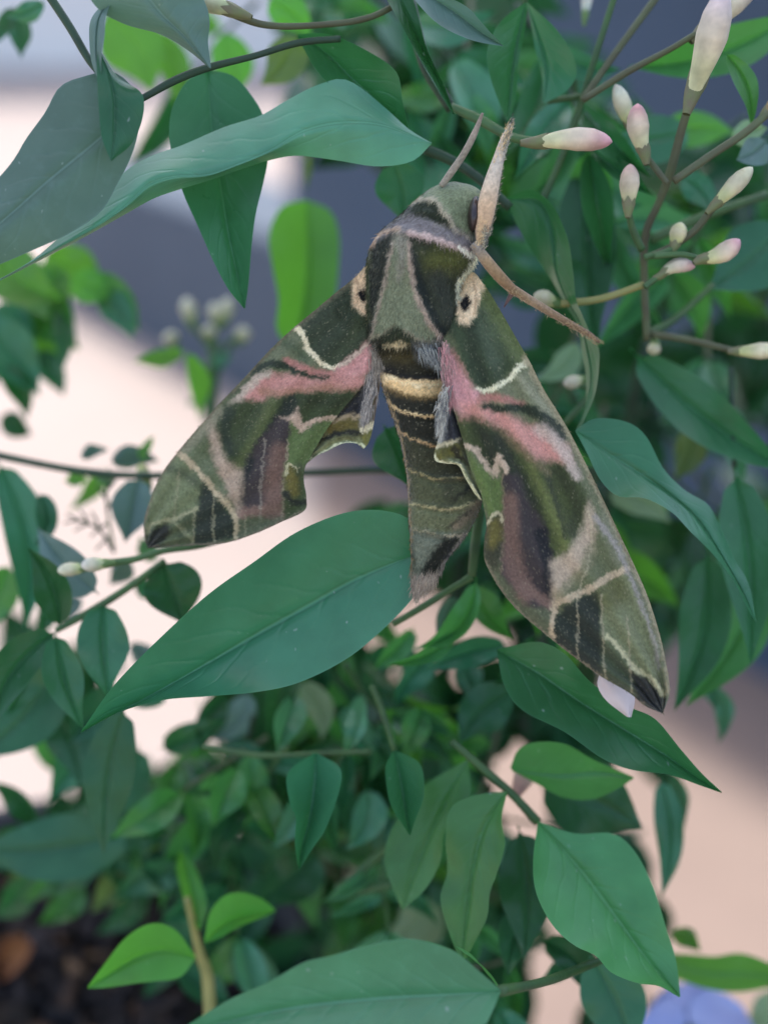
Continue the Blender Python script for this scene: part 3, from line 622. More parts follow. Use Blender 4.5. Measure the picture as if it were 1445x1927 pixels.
# the 300 leaves that show largest stay single leaves; the others, deeper in, are joined with the rest of the foliage
def shown(o):
    w_ = WP[o.name]; n_ = len(o.data.vertices); c_ = np.zeros(n_ * 3, np.float32); o.data.vertices.foreach_get('co', c_); c_ = c_.reshape(-1, 3) + np.array(w_, np.float32)
    rel_ = c_ - _c; D = rel_ @ _f; x = rel_ @ _r / D / TANH; y = rel_ @ _u / D / TANH
    ins = ((abs(x) < 1) & (abs(y) < 1.334)).mean()
    return np.ptp(x) * np.ptp(y) * ins * np.exp(-(D.mean() - FOC) / 0.022)
LV = [o for o in JAS.children if o.name.split('.')[0] == 'leaf']
LV.sort(key=lambda o: (-1 if 'label' in o else 0, -shown(o)))
fV, fF, fU, fM, fT, slots, base_ = [], [], [], [], [], [], 0
def put(V, F, UV, mname, tone):
    global base_
    if mname not in slots: slots.append(mname)
    fV.append(V); fF.append(np.asarray(F) + base_); fU.append(UV); fM.append(np.full(len(F), slots.index(mname))); fT.append(tone); base_ += len(V)
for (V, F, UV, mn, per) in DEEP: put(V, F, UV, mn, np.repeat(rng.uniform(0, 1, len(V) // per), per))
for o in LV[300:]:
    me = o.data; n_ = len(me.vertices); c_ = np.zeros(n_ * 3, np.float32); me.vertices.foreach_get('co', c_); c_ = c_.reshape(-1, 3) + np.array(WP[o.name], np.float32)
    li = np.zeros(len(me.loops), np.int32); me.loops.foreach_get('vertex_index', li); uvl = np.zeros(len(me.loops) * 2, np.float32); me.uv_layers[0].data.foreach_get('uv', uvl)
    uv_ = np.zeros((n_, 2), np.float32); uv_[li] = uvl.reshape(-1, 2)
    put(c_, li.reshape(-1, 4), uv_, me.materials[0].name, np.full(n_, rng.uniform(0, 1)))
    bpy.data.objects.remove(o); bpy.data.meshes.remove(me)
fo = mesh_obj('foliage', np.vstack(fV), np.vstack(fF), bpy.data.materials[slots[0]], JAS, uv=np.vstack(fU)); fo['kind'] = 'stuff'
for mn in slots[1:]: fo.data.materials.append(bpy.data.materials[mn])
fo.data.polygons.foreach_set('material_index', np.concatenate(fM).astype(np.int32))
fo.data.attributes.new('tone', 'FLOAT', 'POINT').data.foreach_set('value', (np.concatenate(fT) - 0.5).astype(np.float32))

# ---- stems
def stem(pts, r0, r1=None, d=8.0, mat=None, d1=None, n=None, parent=None, name='stem'):
    r1 = r0 if r1 is None else r1; d1 = d if d1 is None else d1; p = []; k = len(pts) - 1
    for i, q in enumerate(pts): p.append(tuple(P(q[0], q[1], d + (d1 - d) * i / k)))
    rad = [(r0 + (r1 - r0) * i / k) * MM * 0.001 * (1 + (d + (d1 - d) * i / k) / 180) * random.uniform(.88, 1.14) for i in range(k + 1)]
    V, F = tube(p, rad, 8, n or max(8, 7 * k))
    return mesh_obj(name, V, F, mat or M_STEM, parent or JAS)
stem([(205,215),(268,184),(330,150),(393,126),(480,104),(560,80),(640,72)], 8, 6, -2, M_STEMD, 6)
stem([(85,-20),(130,48),(165,108),(190,142)], 8, 6, -3, M_STEMD)
stem([(430,22),(500,46),(600,46),(700,30),(790,-20)], 8, 6, 2, M_STEMB, 8)
stem([(990,440),(1042,330),(1070,260),(1096,185),(1125,90),(1160,-20)], 7.4, 6.6, 22, M_STEM, 14)
stem([(1096,188),(1150,110),(1245,-20)], 7.4, 6.6, 15, M_STEMB)
stem([(1096,188),(1180,135),(1255,95),(1310,62)], 6.6, 5.7, 12, M_STEMB, 6)
stem([(1302,178),(1282,245),(1262,320),(1240,380),(1215,440),(1212,520),(1218,640)], 9.0, 7.4, 6, M_STEMB, 22)
stem([(1215,292),(1240,325),(1256,345)], 6, 6, 8, M_STEMB)
stem([(1445,212),(1400,250),(1340,290),(1268,340)], 7, 7, 8, M_STEMB)
stem([(1182,392),(1190,430),(1208,470)], 6, 7, 9, M_STEM, 12)
stem([(1345,385),(1310,430),(1270,460),(1222,482)], 7, 6, 8, M_STEMB, 12)
stem([(1270,466),(1245,476),(1212,484)], 6, 6, 10, M_STEM)
stem([(1318,486),(1280,478),(1230,482)], 5, 6, 9, M_STEM)
stem([(1240,520),(1225,530),(1213,540)], 5, 6, 10, M_STEM)
stem([(1050,572),(1130,562),(1212,535)], 8, 6, 14, M_STEMY, 12)
stem([(1218,628),(1270,600),(1342,535)], 8, 6, 24, M_STEM, 28)
stem([(1225,628),(1300,640),(1382,660)], 7, 6, 22, M_STEMB, 18)
stem([(1225,450),(1330,405),(1445,365)], 9, 8, 26, M_STEM)
stem([(1085,720),(1110,740),(1060,800)], 6, 6, 24, M_STEM)
stem([(850,200),(905,226),(960,256),(1012,268)], 9, 9, 10, M_STEM, 4)
stem([(800,280),(850,302),(900,335),(960,390)], 9, 8, 12, M_STEMD)
stem([(850,205),(800,120),(770,0)], 10, 12, 14, M_STEMD)
stem([(-60,845),(90,876),(180,890),(270,895),(420,893),(570,890),(700,885),(800,890)], 7, 7, 38, M_STEMD)
stem([(205,1060),(255,1052),(310,1036),(380,1026),(470,1000)], 7, 6, 18, M_STEM)
stem([(310,1055),(250,1100),(180,1145),(106,1186)], 6, 7, 22, M_STEM)
stem([(905,955),(895,1020),(888,1085)], 9, 8, 14, M_STEM)
stem([(888,1085),(850,1108),(812,1132),(740,1175)], 7, 6, 14, M_STEM)
stem([(700,1415),(600,1418),(490,1422),(380,1405)], 5, 5, 24, M_STEM)
stem([(742,1413),(720,1340),(700,1290)], 5, 6, 22, M_STEM)
stem([(850,1395),(900,1440),(960,1492),(1012,1548)], 7, 8, 18, M_STEM)
stem([(940,1866),(1010,1852),(1060,1836),(1150,1800)], 10, 8, -12, M_STEM, 16)
stem([(630,1672),(680,1676),(735,1665)], 9, 8, 36, M_STEM)
stem([(640,1672),(700,1620),(740,1585)], 8, 7, 38, M_STEM)
stem([(395,800),(398,700),(405,640)], 14, 8, 95, M_STEM)
stem([(398,720),(430,650),(450,632)], 8, 5, 95, M_STEM)
stem([(400,660),(370,620),(358,600)], 6, 5, 95, M_STEM)
stem([(1375,690),(1378,800),(1382,880)], 5, 5, 28, M_STEMD)
stem([(1095,180),(1030,190)], 6, 5, 18, M_STEM)
stem([(988,4),(985,-40)], 5, 6, 15, M_STEM)
# main canes down into the pot, deep in the plant
stem([(1218,640),(1120,1000),(900,1400),(650,1700),(300,1900)], 12, 16, 60, M_STEMD, 125)
stem([(700,200),(860,700),(830,1300),(600,1750),(280,1920)], 10, 16, 75, M_STEMD, 128)

for pts, da, db in TW: stem([tuple(p) for p in pts], 5, 3.5, da, random.choice([M_STEM, M_STEM, M_STEMD, M_STEMB]), db)
# ---- flower buds
def bud(base, tip, wpx, d=4.0, d1=None, tipc=(226, 160, 160), basec=(226, 222, 165), bend=0.0, cal=0.22, brown=True, label=None):
    b_, t_ = np.array(base, float), np.array(tip, float); dv = t_ - b_; ln = np.hypot(*dv); nn = np.array([dv[1], -dv[0]]) / ln
    d1 = d if d1 is None else d1; u = np.linspace(0, 1, 26)
    w_ = np.interp(u, [0, .12, .3, .55, .75, .9, .97, 1], [.42, .5, .72, 1, .93, .6, .3, .06]) * wpx * 0.46
    Mx = b_ + dv * u[:, None] + nn * (bend * ln * np.sin(np.pi * u))[:, None]
    pts = PN(Mx[:, 0], Mx[:, 1], d + (d1 - d) * u); V, F = tube(pts, w_ * MM * 0.001 * (1 + d / 180), 16)
    V = np.asarray(V); uu = np.r_[np.repeat(u, 16), 0, 1]; th = np.r_[np.tile(np.arange(16), 26), 0, 0]
    # overlapping petals: two shallow spiral seams
    ax = np.vstack([np.repeat(pts, 16, 0), pts[:1], pts[-1:]])
    seam = np.cos(2 * (th / 16 * 2 * np.pi + uu * 2.0)); V = ax + (V - ax) * (1 + 0.05 * seam * np.sin(np.pi * uu))[:, None]
    m_ = np.clip((uu - 0.3) / 0.65, 0, 1)[:, None]; cc = lin(basec) * (1 - m_) + lin(tipc) * m_
    cream = lin((230, 212, 182)); k2 = (np.exp(-((uu - .55) / .22) ** 2) * 0.55)[:, None]; cc = cc * (1 - k2) + cream * k2
    cc *= (1 + 0.16 * seam)[:, None]; st = vnoise(th * 1.7, uu * 5 + hash(base) % 97, 41) + .6 * vnoise(th * 3.1, uu * 26, 42); cc = cc * (1 + .16 * st)[:, None]; br = np.clip(st - .35, 0, 1)[:, None] * 1.2; cc = cc * (1 - br) + lin((170, 130, 90)) * br
    o = mesh_obj('flower_bud', V, F, M_BUD, JAS, origin=pts[0], col=cc * 0.78)
    if label: o['label'] = label
    # calyx with pointed lobes
    if cal:
        uc = np.linspace(-0.18, cal, 9); C, n = [], 30
        for i, q in enumerate(uc):
            wq = np.interp(q, [-.18, 0, cal], [.22, .45, .62]) * wpx * 0.5 * MM * 0.001 * (1 + d / 180)
            for j in range(n):
                a = j / n * 2 * np.pi; lobe = 0.15 * (2 * abs(((j / n * 5) % 1) - .5) ** 1.0 - .55) * max(0, (i - 4) / 4)
                qq = q + lobe; Mj = b_ + dv * qq + nn * (bend * ln * math.sin(math.pi * max(qq, 0)))
                cen = np.array(P(Mj[0], Mj[1], d)); ax1 = np.array(RGT * nn[0] - UPV * nn[1]); ax2 = -_f
                C.append(cen + wq * (1.05 if i < 8 else .98) * (math.cos(a) * ax1 + math.sin(a) * ax2))
        mesh_obj('calyx', C, grid_faces(9, n, True), M_CALYX if brown else M_CALYXG, o)
    return o

bud((1005,268), (1152,266), 50, 2, 0, (228,168,168), bend=.04, label='plump pink tipped bud pointing right, just beside the moth')
bud((1302,178), (1362,-25), 66, 2, -4, (236,208,204), bend=-.02)
bud((1318,60), (1425,-40), 56, 8, 8, (240,215,205))
bud((1214,292), (1200,194), 46, 6, 5, (220,150,150), bend=.06)
bud((1190,245), (1158,158), 36, 12, 12, (232,228,205), (210,215,140))
bud((1182,394), (1186,308), 42, 6, 6, (222,180,165), (214,205,150))
bud((1342,388), (1416,314), 38, 6, 5, (222,214,175), (205,208,140))
bud((1268,466), (1282,418), 36, 10, 10, (214,205,150), (205,205,130))
bud((1318,488), (1392,450), 42, 8, 7, (228,165,165), (218,215,150), bend=-.10)
bud((1240,520), (1308,502), 32, 10, 10, (224,180,175), (218,212,165), bend=.16)
bud((1052,572), (1004,554), 38, 14, 14, (212,206,170), (200,210,140), brown=False)
bud((1234,640), (1228,668), 30, 24, 24, (210,205,165), (200,205,140), brown=False)
bud((1104,714), (1060,722), 30, 24, 24, (220,214,190), (205,210,150), brown=False)
bud((1384,661), (1470,659), 36, 16, 14, (225,218,170), (205,208,140))
bud((1100,35), (1108,-40), 24, 30, 30, (240,238,230), (225,230,205), brown=False)
bud((208,1060), (152,1064), 32, 16, 16, (228,220,205), (205,215,150), brown=False)
bud((165,1068), (108,1074), 30, 17, 17, (226,222,190), (205,215,140), brown=False)
bud((452,24), (330,-20), 46, 0, 0, (214,218,170), (200,208,150))
for (a, b_) in (((362,612),(350,560)), ((412,612),(402,570)), ((418,610),(432,560)), ((450,645),(462,615)), ((396,640),(392,612)), ((330,650),(315,625))): bud(a, b_, 34, 95, 95, (222,218,190), (200,210,150), brown=False)
bud((280,920), (264,872), 30, 40, 40, (190,190,110), (150,180,80), brown=False)
bud((1440,212), (1500,150), 40, 10, 8, (220,180,160), (190,160,110), cal=.35)
bud((968,1500), (1005,1425), 46, 24, 30, (175,125,110), (190,140,120), cal=0, label='withered brownish pink flower at the stem joint')

# ---------------------------------------------------------------- moth
GAIN = np.array([1.10, 1.09, 0.88]); LGAIN = np.array([0.95, 0.92, 0.86])
MO = thing('hawk_moth', 'large green and pink patterned hawk moth with wings spread, clinging to the jasmine', 'moth', P(790, 700, 2))
ZL, ZH, ZA, ZR = (250, 480, 0.346), (600, 180, 0.4014), (660, 600, 0.2854), (800, 500, 0.4464)
def wing(name, lead, rear, n, m, depth, paintf, z, base, thick=0.12):
    T = lambda pts: np.array([(z[0] + a * z[2], z[1] + b_ * z[2]) for a, b_ in pts])
    A, B = spline(T(lead), n), spline(T(rear), n); t = np.linspace(0, 1, m)[None, :, None]
    Q = A[:, None] * (1 - t) + B[:, None] * t; x, y = Q[..., 0].ravel(), Q[..., 1].ravel()
    tt = np.tile(t[0, :, 0], n); ss = np.repeat(np.linspace(0, 1, n), m)
    d = depth(x, y, ss, tt)
    p = Painter(x, y, base, z); paintf(p); p.scales()
    V = PN(x, y, d); F = grid_faces(n, m)
    q = V[F[:: 37]]; nrm = np.cross(q[:, 1] - q[:, 0], q[:, 2] - q[:, 0])
    if (nrm @ _f).sum() > 0: F = F[:, ::-1]
    k = len(V); Vb = PN(x, y, d + thick)                    # underside: a wing has a thickness
    edge = np.r_[np.arange(m), np.arange(1, n) * m + m - 1, (n - 1) * m + np.arange(m - 2, -1, -1), np.arange(n - 2, 0, -1) * m]
    E = np.stack([edge, np.roll(edge, -1), np.roll(edge, -1) + k, edge + k], 1)
    cb = np.vstack([p.c, p.c * 0.8 + lin((120, 105, 85)) * 0.2])
    o = mesh_obj(name, np.vstack([V, Vb]), np.vstack([F, F[:, ::-1] + k, E]), M_WING, MO, origin=V[0], col=cb * GAIN)
    return x, y, d, p.c

DK, DKG, OLV, SAGE, TAN, CREAM, PINK = (38, 48, 36), (52, 62, 46), (70, 80, 48), (112, 119, 92), (164, 140, 124), (194, 182, 158), (176, 124, 120)
def left_fw(p):
    p.poly([(1290,60),(1210,120),(1000,290),(890,390),(930,420),(950,490),(990,550),(1040,590),(1110,605),(1200,540),(1310,440)], (54,63,47), 5)
    p.stroke([(1250,330),(1180,480),(1090,575)], 90, (66,74,50), 30, f=14, a=.6); p.stroke([(1190,150),(900,390)], 24, (92,92,76), f=5, a=.7)
    p.poly([(870,400),(930,460),(960,550),(1040,605),(1000,640),(900,590),(760,590),(640,640),(760,510)], (100,104,82), 5)
    p.stroke([(800,470),(880,500),(930,560)], 50, (72,84,62), f=8, a=.8)
    p.stroke([(880,385),(925,430),(945,500),(980,545),(1030,590),(1080,612),(1130,600)], 34, (198,184,160), 18, f=2.5)
    p.poly([(1310,430),(1200,540),(1130,600),(1070,640),(1090,690),(1240,670),(1310,620),(1330,500)], (184,132,132), 5)
    p.stroke([(840,580),(930,612),(1000,640),(1080,655)], 44, (160,110,104), 40, f=5); p.stroke([(1130,605),(1210,540),(1300,450)], 22, (182,160,148), 14, f=3)
    p.poly([(560,790),(670,665),(760,640),(900,650),(1000,670),(1100,670),(1230,650),(1280,690),(1200,745),(1050,745),(900,745),(800,775),(680,800)], PINK, 6)
    p.stroke([(700,740),(850,745),(1000,720),(1200,735)], 40, (140,105,80), f=8, a=.6)
    p.stroke([(640,632),(740,592),(830,600),(900,640),(960,655),(1060,668)], 50, (44,54,41), 14, f=4)
    p.stroke([(540,830),(610,740),(680,670),(740,640)], 56, (170,152,142), 30, f=6, a=.9); p.stroke([(650,630),(520,770)], 26, (70,76,58), f=6, a=.7)
    p.poly([(450,850),(560,790),(690,795),(850,762),(1000,747),(1240,735),(1190,800),(1120,880),(1030,890),(930,920),(900,840),(860,870),(800,880),(700,1000),(620,1100),(590,1180),(520,1150),(450,1000)], (60,70,43), 5)
    p.stroke([(760,800),(700,920),(620,1080),(560,1160)], 70, (84,92,56), 50, f=10, a=.85); p.stroke([(520,860),(500,960),(530,1060)], 70, (46,56,42), 50, f=10)
    p.stroke([(870,775),(800,870),(720,980),(650,1080)], 46, (42,50,40), 20, f=6); p.poly([(820,785),(890,795),(905,860),(850,890),(780,890)], (42,48,40), 7)
    p.stroke([(950,790),(1150,800)], 60, (50,58,36), 60, f=10, a=.8)
    p.poly([(785,885),(865,885),(860,1000),(840,1100),(825,1200),(815,1330),(805,1430),(700,1410),(565,1400),(590,1250),(620,1130),(680,1010)], (64,56,58), 5)
    p.stroke([(800,1080),(775,1220),(770,1400)], 110, (112,86,78), 120, f=12, a=.9); p.stroke([(640,1120),(600,1260),(580,1390)], 40, (36,40,40), 30, f=7); p.stroke([(590,1405),(700,1392),(800,1405)], 60, (118,92,84), 60, f=7)
    p.poly([(895,830),(850,885),(800,880),(850,905),(905,965),(925,925)], (172,146,132), 3)
    p.stroke([(905,955),(960,912),(1030,892),(1095,888)], 30, (172,146,130), 26, f=3)
    p.poly([(862,905),(910,965),(1040,905),(1100,892),(1015,1020),(965,1110),(930,1150),(890,1130),(845,1150),(825,1200),(850,1010)], (88,104,62), 4)
    p.stroke([(720,1000),(700,1200),(690,1500)], 10, (150,138,128), 8, f=2, a=.55); p.stroke([(850,1000),(822,1200),(812,1440)], 9, (165,150,130), 8, f=2, a=.6)
    p.poly([(560,1450),(700,1435),(820,1435),(940,1375),(800,1460),(690,1515),(555,1560)], (90,94,76), 6)
    p.poly([(835,1130),(890,1150),(935,1180),(945,1330),(920,1390),(840,1430),(815,1380),(825,1200)], (70,78,50), 5)
    p.poly([(850,1140),(890,1175),(905,1235),(905,1295),(870,1320),(832,1280),(828,1200)], (98,90,40), 5); p.stroke([(835,1190),(855,1135),(900,1165)], 14, (168,160,130), f=2)
    p.stroke([(835,1300),(880,1345),(935,1345)], 40, (46,48,40), 30, f=5)
    p.poly([(420,870),(452,960),(480,1060),(520,1130),(595,1170),(595,1300),(572,1440),(550,1345),(480,1300),(458,1180),(425,1050),(405,950)], (160,138,124), 6)
    p.stroke([(300,1060),(380,1130),(440,1200),(500,1290)], 70, (94,102,78), 40, f=8)
    p.stroke([(460,850),(370,960),(290,1050)], 60, (128,122,104), 50, f=8, a=.8)
    p.poly([(230,1095),(330,1165),(385,1225),(350,1390),(200,1445),(80,1490),(100,1300),(160,1190)], (110,117,88), 6)
    for k in range(7): p.stroke([(120 + 6 * k, 1290 + 22 * k), (230, 1270 + 24 * k), (345, 1290 + 18 * k)], 6, (90,98,72), f=3, a=.5)
    p.stroke([(200,1160),(300,1200),(370,1260)], 50, (62,70,52), f=10, a=.7)
    p.poly([(380,1230),(440,1300),(500,1370),(548,1430),(552,1530),(450,1570),(325,1575),(340,1400)], (47,54,46), 5)
    p.stroke([(255,1075),(330,1150),(400,1222),(450,1292),(520,1362),(556,1430),(560,1550)], 34, (168,150,126), 24, f=3)
    p.poly([(225,1440),(335,1395),(325,1560),(250,1560)], (72,80,58), 6); p.stroke([(205,1445),(270,1490),(330,1560)], 20, (128,128,100), f=4, a=.8)
    p.poly([(80,1560),(105,1490),(190,1452),(208,1500),(130,1590),(80,1590)], (42,44,38), 4); p.stroke([(75,1520),(100,1465),(195,1438),(270,1420),(345,1375)], 18, (146,142,114), f=3)
    for q in ([(440,1310),(440,1570)], [(335,1400),(328,1575)], [(255,1170),(225,1440)], [(610,1410),(612,1530)]): p.stroke(q, 8, (150,142,118), f=1.6, a=.6)
    p.stroke([(1210,120),(880,390),(600,670),(440,840),(250,1060),(150,1200),(90,1340),(60,1450),(70,1560)], 16, (104,94,78), f=3, a=.85)
    p.stroke([(80,1590),(330,1578),(560,1555),(800,1455),(930,1392)], 14, (112,98,84), f=2.5, a=.8)
    p.poly([(1275,60),(1215,95),(1190,180),(1195,260),(1235,310),(1275,330)], (206,178,150), 3); p.spot(1252,212,20,34,(22,20,18),.25); p.stroke([(1215,120),(1225,180),(1210,270)], 10, (150,115,88), f=2, a=.6)
def left_hw(p):
    p.poly([(1250,700),(1290,850),(1240,940),(1180,880),(1090,890)], (46,46,50), 5)
    p.stroke([(1090,905),(1170,880),(1235,880)], 30, (150,132,108), f=4); p.stroke([(1080,950),(1150,925),(1235,925)], 60, (96,86,40), f=6); p.stroke([(1010,1010),(1130,965),(1245,970)], 26, (44,44,36), f=4)
    p.poly([(940,1130),(1000,1050),(1100,1005),(1240,1000),(1250,1050),(1150,1020),(1060,1065)], (122,126,94), 4)
    p.stroke([(1320,640),(1270,780),(1255,930)], 70, (138,132,132), 40, f=6); p.stroke([(1270,720),(1235,840)], 30, (44,46,56), f=5, a=.8); p.stroke([(1345,650),(1315,900)], 26, (112,96,88), f=4)
    p.stroke([(1310,925),(1255,950)], 40, (196,184,158), f=3); p.poly([(1245,975),(1300,960),(1285,1010),(1255,1050)], (112,108,52), 3)
    p.stroke([(940,1125),(1060,1062),(1150,1022),(1235,1030),(1255,1052)], 12, (200,196,166), f=2)
def right_fw(p):
    p.poly([(60,200),(230,60),(270,110),(330,210),(400,330),(440,400),(360,440),(290,515),(220,515),(165,440),(130,340)], (60,72,50), 6)
    p.stroke([(260,110),(340,260),(430,410)], 100, (92,102,60), 90, f=14, a=.9); p.stroke([(225,190),(270,300),(300,400)], 60, (84,96,80), f=14, a=.6); p.stroke([(190,260),(210,380),(250,480)], 50, (48,58,44), f=10, a=.8)  # the greyer middle stroke is a sheen painted on the wing base
    p.poly([(435,410),(500,530),(590,680),(480,600),(420,580),(300,590),(210,560),(300,520),(370,480)], (112,114,90), 6); p.stroke([(400,470),(450,530),(520,620)], 34, (146,142,122), f=8, a=.6)
    p.stroke([(215,560),(300,555),(410,585)], 44, (162,112,104), 24, f=6)
    p.stroke([(440,405),(392,430),(358,472),(300,512),(240,526),(195,510)], 28, (200,192,168), 16, f=2.5)
    p.poly([(70,320),(120,370),(170,460),(225,535),(210,590),(150,630),(105,570),(80,450)], (188,136,142), 5); p.stroke([(80,350),(130,380),(200,510)], 14, (150,110,100), f=3, a=.7)
    p.poly([(130,630),(230,625),(330,690),(400,750),(480,825),(560,830),(640,890),(700,990),(650,1090),(560,1215),(520,1240),(505,1100),(430,980),(390,900),(340,870),(312,800),(290,880),(250,830),(190,760),(140,720)], (70,78,44), 5)
    p.poly([(140,575),(230,588),(330,618),(430,668),(520,700),(595,760),(620,830),(560,825),(470,812),(400,752),(330,692),(230,642),(150,640)], (186,130,124), 8)
    p.stroke([(250,595),(340,602),(420,602),(500,640),(570,710)], 22, (48,56,42), 60, f=5); p.stroke([(490,690),(580,775),(640,890)], 60, (176,156,150), 36, f=8, a=.85)
    p.stroke([(330,720),(420,800),(520,870)], 40, (130,110,84), 20, f=10, a=.6)
    p.stroke([(440,860),(520,1000),(590,1180)], 46, (100,106,58), 50, f=9, a=.85); p.stroke([(560,870),(640,1000),(620,1120)], 60, (60,66,42), 50, f=10); p.stroke([(390,800),(470,940),(540,1130),(550,1220)], 34, (84,92,52), 20, f=8, a=.8); p.stroke([(520,900),(570,1060),(590,1150)], 16, (52,58,40), f=5, a=.8)
    p.poly([(200,650),(330,720),(400,830),(470,980),(520,1120),(500,1130),(420,980),(380,890),(330,870),(312,795),(290,870),(250,820)], (48,54,38), 7)
    p.poly([(325,865),(392,880),(430,980),(500,1090),(530,1200),(532,1450),(420,1440),(318,1310),(318,1200),(330,1080),(322,950)], (64,56,58), 5)
    p.stroke([(350,1000),(360,1200),(420,1390)], 84, (114,88,80), 80, f=11, a=.9); p.stroke([(490,1130),(518,1260),(520,1400)], 56, (38,38,42), 40, f=6); p.stroke([(420,1350),(480,1400),(535,1445)], 44, (120,94,86), f=7, a=.9)
    p.stroke([(165,760),(215,780),(260,845),(290,885),(312,805),(340,865)], 24, (172,150,134), f=3); p.stroke([(325,880),(330,1100),(320,1300)], 8, (140,118,100), f=2, a=.6)
    p.poly([(175,790),(290,892),(322,905),(326,1040),(270,1065),(245,1000),(205,900)], (92,108,58), 4)
    p.poly([(245,1080),(325,1050),(325,1200),(305,1300),(245,1250)], (62,62,46), 5); p.poly([(268,1085),(318,1060),(322,1150),(290,1195),(262,1190)], (100,92,42), 5); p.stroke([(258,1095),(300,1042),(326,1070)], 12, (172,160,132), f=2)
    p.poly([(240,1240),(320,1310),(420,1440),(530,1462),(535,1600),(400,1490)], (88,92,72), 6)
    p.poly([(690,990),(725,1080),(705,1200),(620,1330),(535,1430),(528,1245),(600,1210),(665,1110)], (166,146,130), 6); p.stroke([(760,1080),(800,1160),(820,1240)], 80, (112,112,92), 60, f=10, a=.9); p.stroke([(700,1200),(660,1290),(560,1390)], 50, (122,116,92), 40, f=8, a=.7)
    p.poly([(545,1480),(620,1410),(745,1365),(742,1500),(752,1740),(640,1670),(530,1590)], (48,54,46), 5)
    p.poly([(740,1360),(845,1295),(895,1400),(965,1560),(995,1740),(880,1700),(800,1610),(748,1560)], (116,120,92), 5); p.spot(790,1380,60,70,(88,88,50),.6,.8)
    for k in range(7): p.stroke([(765, 1440 + 26 * k), (840, 1465 + 30 * k), (940, 1440 + 38 * k)], 7, (96,102,76), f=3, a=.5)
    p.poly([(755,1580),(830,1650),(870,1710),(890,1840),(740,1740)], (72,80,60), 6)
    p.stroke([(850,1280),(760,1322),(680,1370),(600,1402),(545,1440),(532,1580)], 30, (170,150,128), 22, f=3)
    p.poly([(868,1705),(950,1755),(1005,1830),(990,1890),(890,1840)], (42,42,36), 4); p.stroke([(765,1565),(830,1630),(880,1692),(950,1740),(1008,1810)], 20, (172,164,134), f=3)
    for q in ([(640,1400),(642,1680)], [(742,1390),(756,1740)], [(850,1480),(872,1800)], [(690,1030),(700,1200),(640,1400)]): p.stroke(q, 8, (160,148,126), f=1.6, a=.6)
    p.stroke([(430,390),(500,520),(600,685),(700,880),(800,1090),(880,1262),(940,1400),(990,1560),(1022,1700),(1030,1800)], 40, (146,134,110), 24, f=5, a=.9); p.stroke([(720,1060),(820,1210),(890,1380),(960,1570),(985,1700)], 22, (146,136,138), 12, f=5, a=.8); p.stroke([(690,870),(800,1100),(880,1280)], 8, (100,88,66), f=2, a=.7)
    p.stroke([(250,1240),(360,1420),(540,1582),(740,1732),(920,1852)], 12, (124,112,94), f=2.5, a=.8)
    p.poly([(130,60),(185,30),(235,40),(250,90),(225,150),(215,210),(180,250),(140,240),(125,150)], (210,184,156), 3.5); p.stroke([(205,10),(150,45),(138,95),(146,140)], 20, (206,202,186), 14, f=2); p.spot(170,155,22,34,(20,18,16),.25); p.stroke([(200,60),(215,120),(205,190)], 10, (160,124,96), f=2, a=.6)
def right_hw(p):
    p.poly([(95,530),(135,620),(155,730),(50,760),(55,640)], (58,58,66), 5); p.stroke([(95,540),(75,660),(62,740)], 40, (146,142,140), 34, f=6); p.stroke([(120,620),(140,710)], 20, (34,36,44), f=5)
    p.stroke([(40,765),(90,750),(140,728)], 22, (186,172,144), 14, f=3); p.poly([(45,790),(140,742),(165,785),(90,818),(45,812)], (98,92,40), 4); p.stroke([(120,770),(175,850)], 30, (56,52,34), f=4)
    p.poly([(90,820),(150,825),(190,860),(245,970),(225,985),(170,910),(140,850)], (124,128,96), 4)
    p.stroke([(38,795),(48,822),(90,832),(140,842),(172,900),(232,985)], 15, (190,184,154), f=2.5)

def pleat(s, t, k, a): return a * np.sin(t * k + s * 3) * np.clip(s * 3, 0, 1)
dl = lambda x, y, s, t: 2.0 + 9.0 * np.clip((690 - x) / 415, 0, 1) ** 1.15 - 1.4 * np.sin(np.pi * t) * np.sin(np.pi * np.clip(s, 0, 1)) + pleat(s, t, 26, .26)
dr = lambda x, y, s, t: -0.8 - 4.5 * s + 4.2 * np.exp(-(s / .055) ** 2) + 2.6 * (1 - t) ** 1.3 * np.sin(np.pi * np.clip(s * .9 + .1, 0, 1)) - 1.6 * np.sin(np.pi * t) * np.sin(np.pi * s) + pleat(s, t, 24, .55)
LW = wing('forewing', [(1310,40),(1262,62),(1210,118),(1100,205),(1000,290),(880,390),(750,510),(600,672),(440,840),(250,1062),(150,1200),(90,1340),(60,1450),(66,1550),(82,1592)],
     [(1330,420),(1315,560),(1300,620),(1240,720),(1130,852),(1050,955),(960,1110),(935,1160),(930,1230),(944,1320),(930,1392),(800,1455),(690,1505),(560,1552),(450,1575),(330,1580),(200,1588),(110,1594),(84,1593)],
     330, 190, dl, left_fw, ZL, (84,92,66))
wing('hindwing', [(1345,600),(1290,650),(1220,700),(1130,800),(1020,930),(930,1095),(932,1140)], [(1346,605),(1345,700),(1325,830),(1305,940),(1285,1015),(1252,1054),(1235,1030),(1150,1022),(1060,1064),(1000,1092),(934,1142)],
     110, 90, lambda x, y, s, t: 2.9 + 1.2 * (1 - s) * 0 + 2.0 * np.clip((690 - x) / 110, 0, 1) + pleat(s, t, 14, .25), left_hw, ZL, (92,92,62))
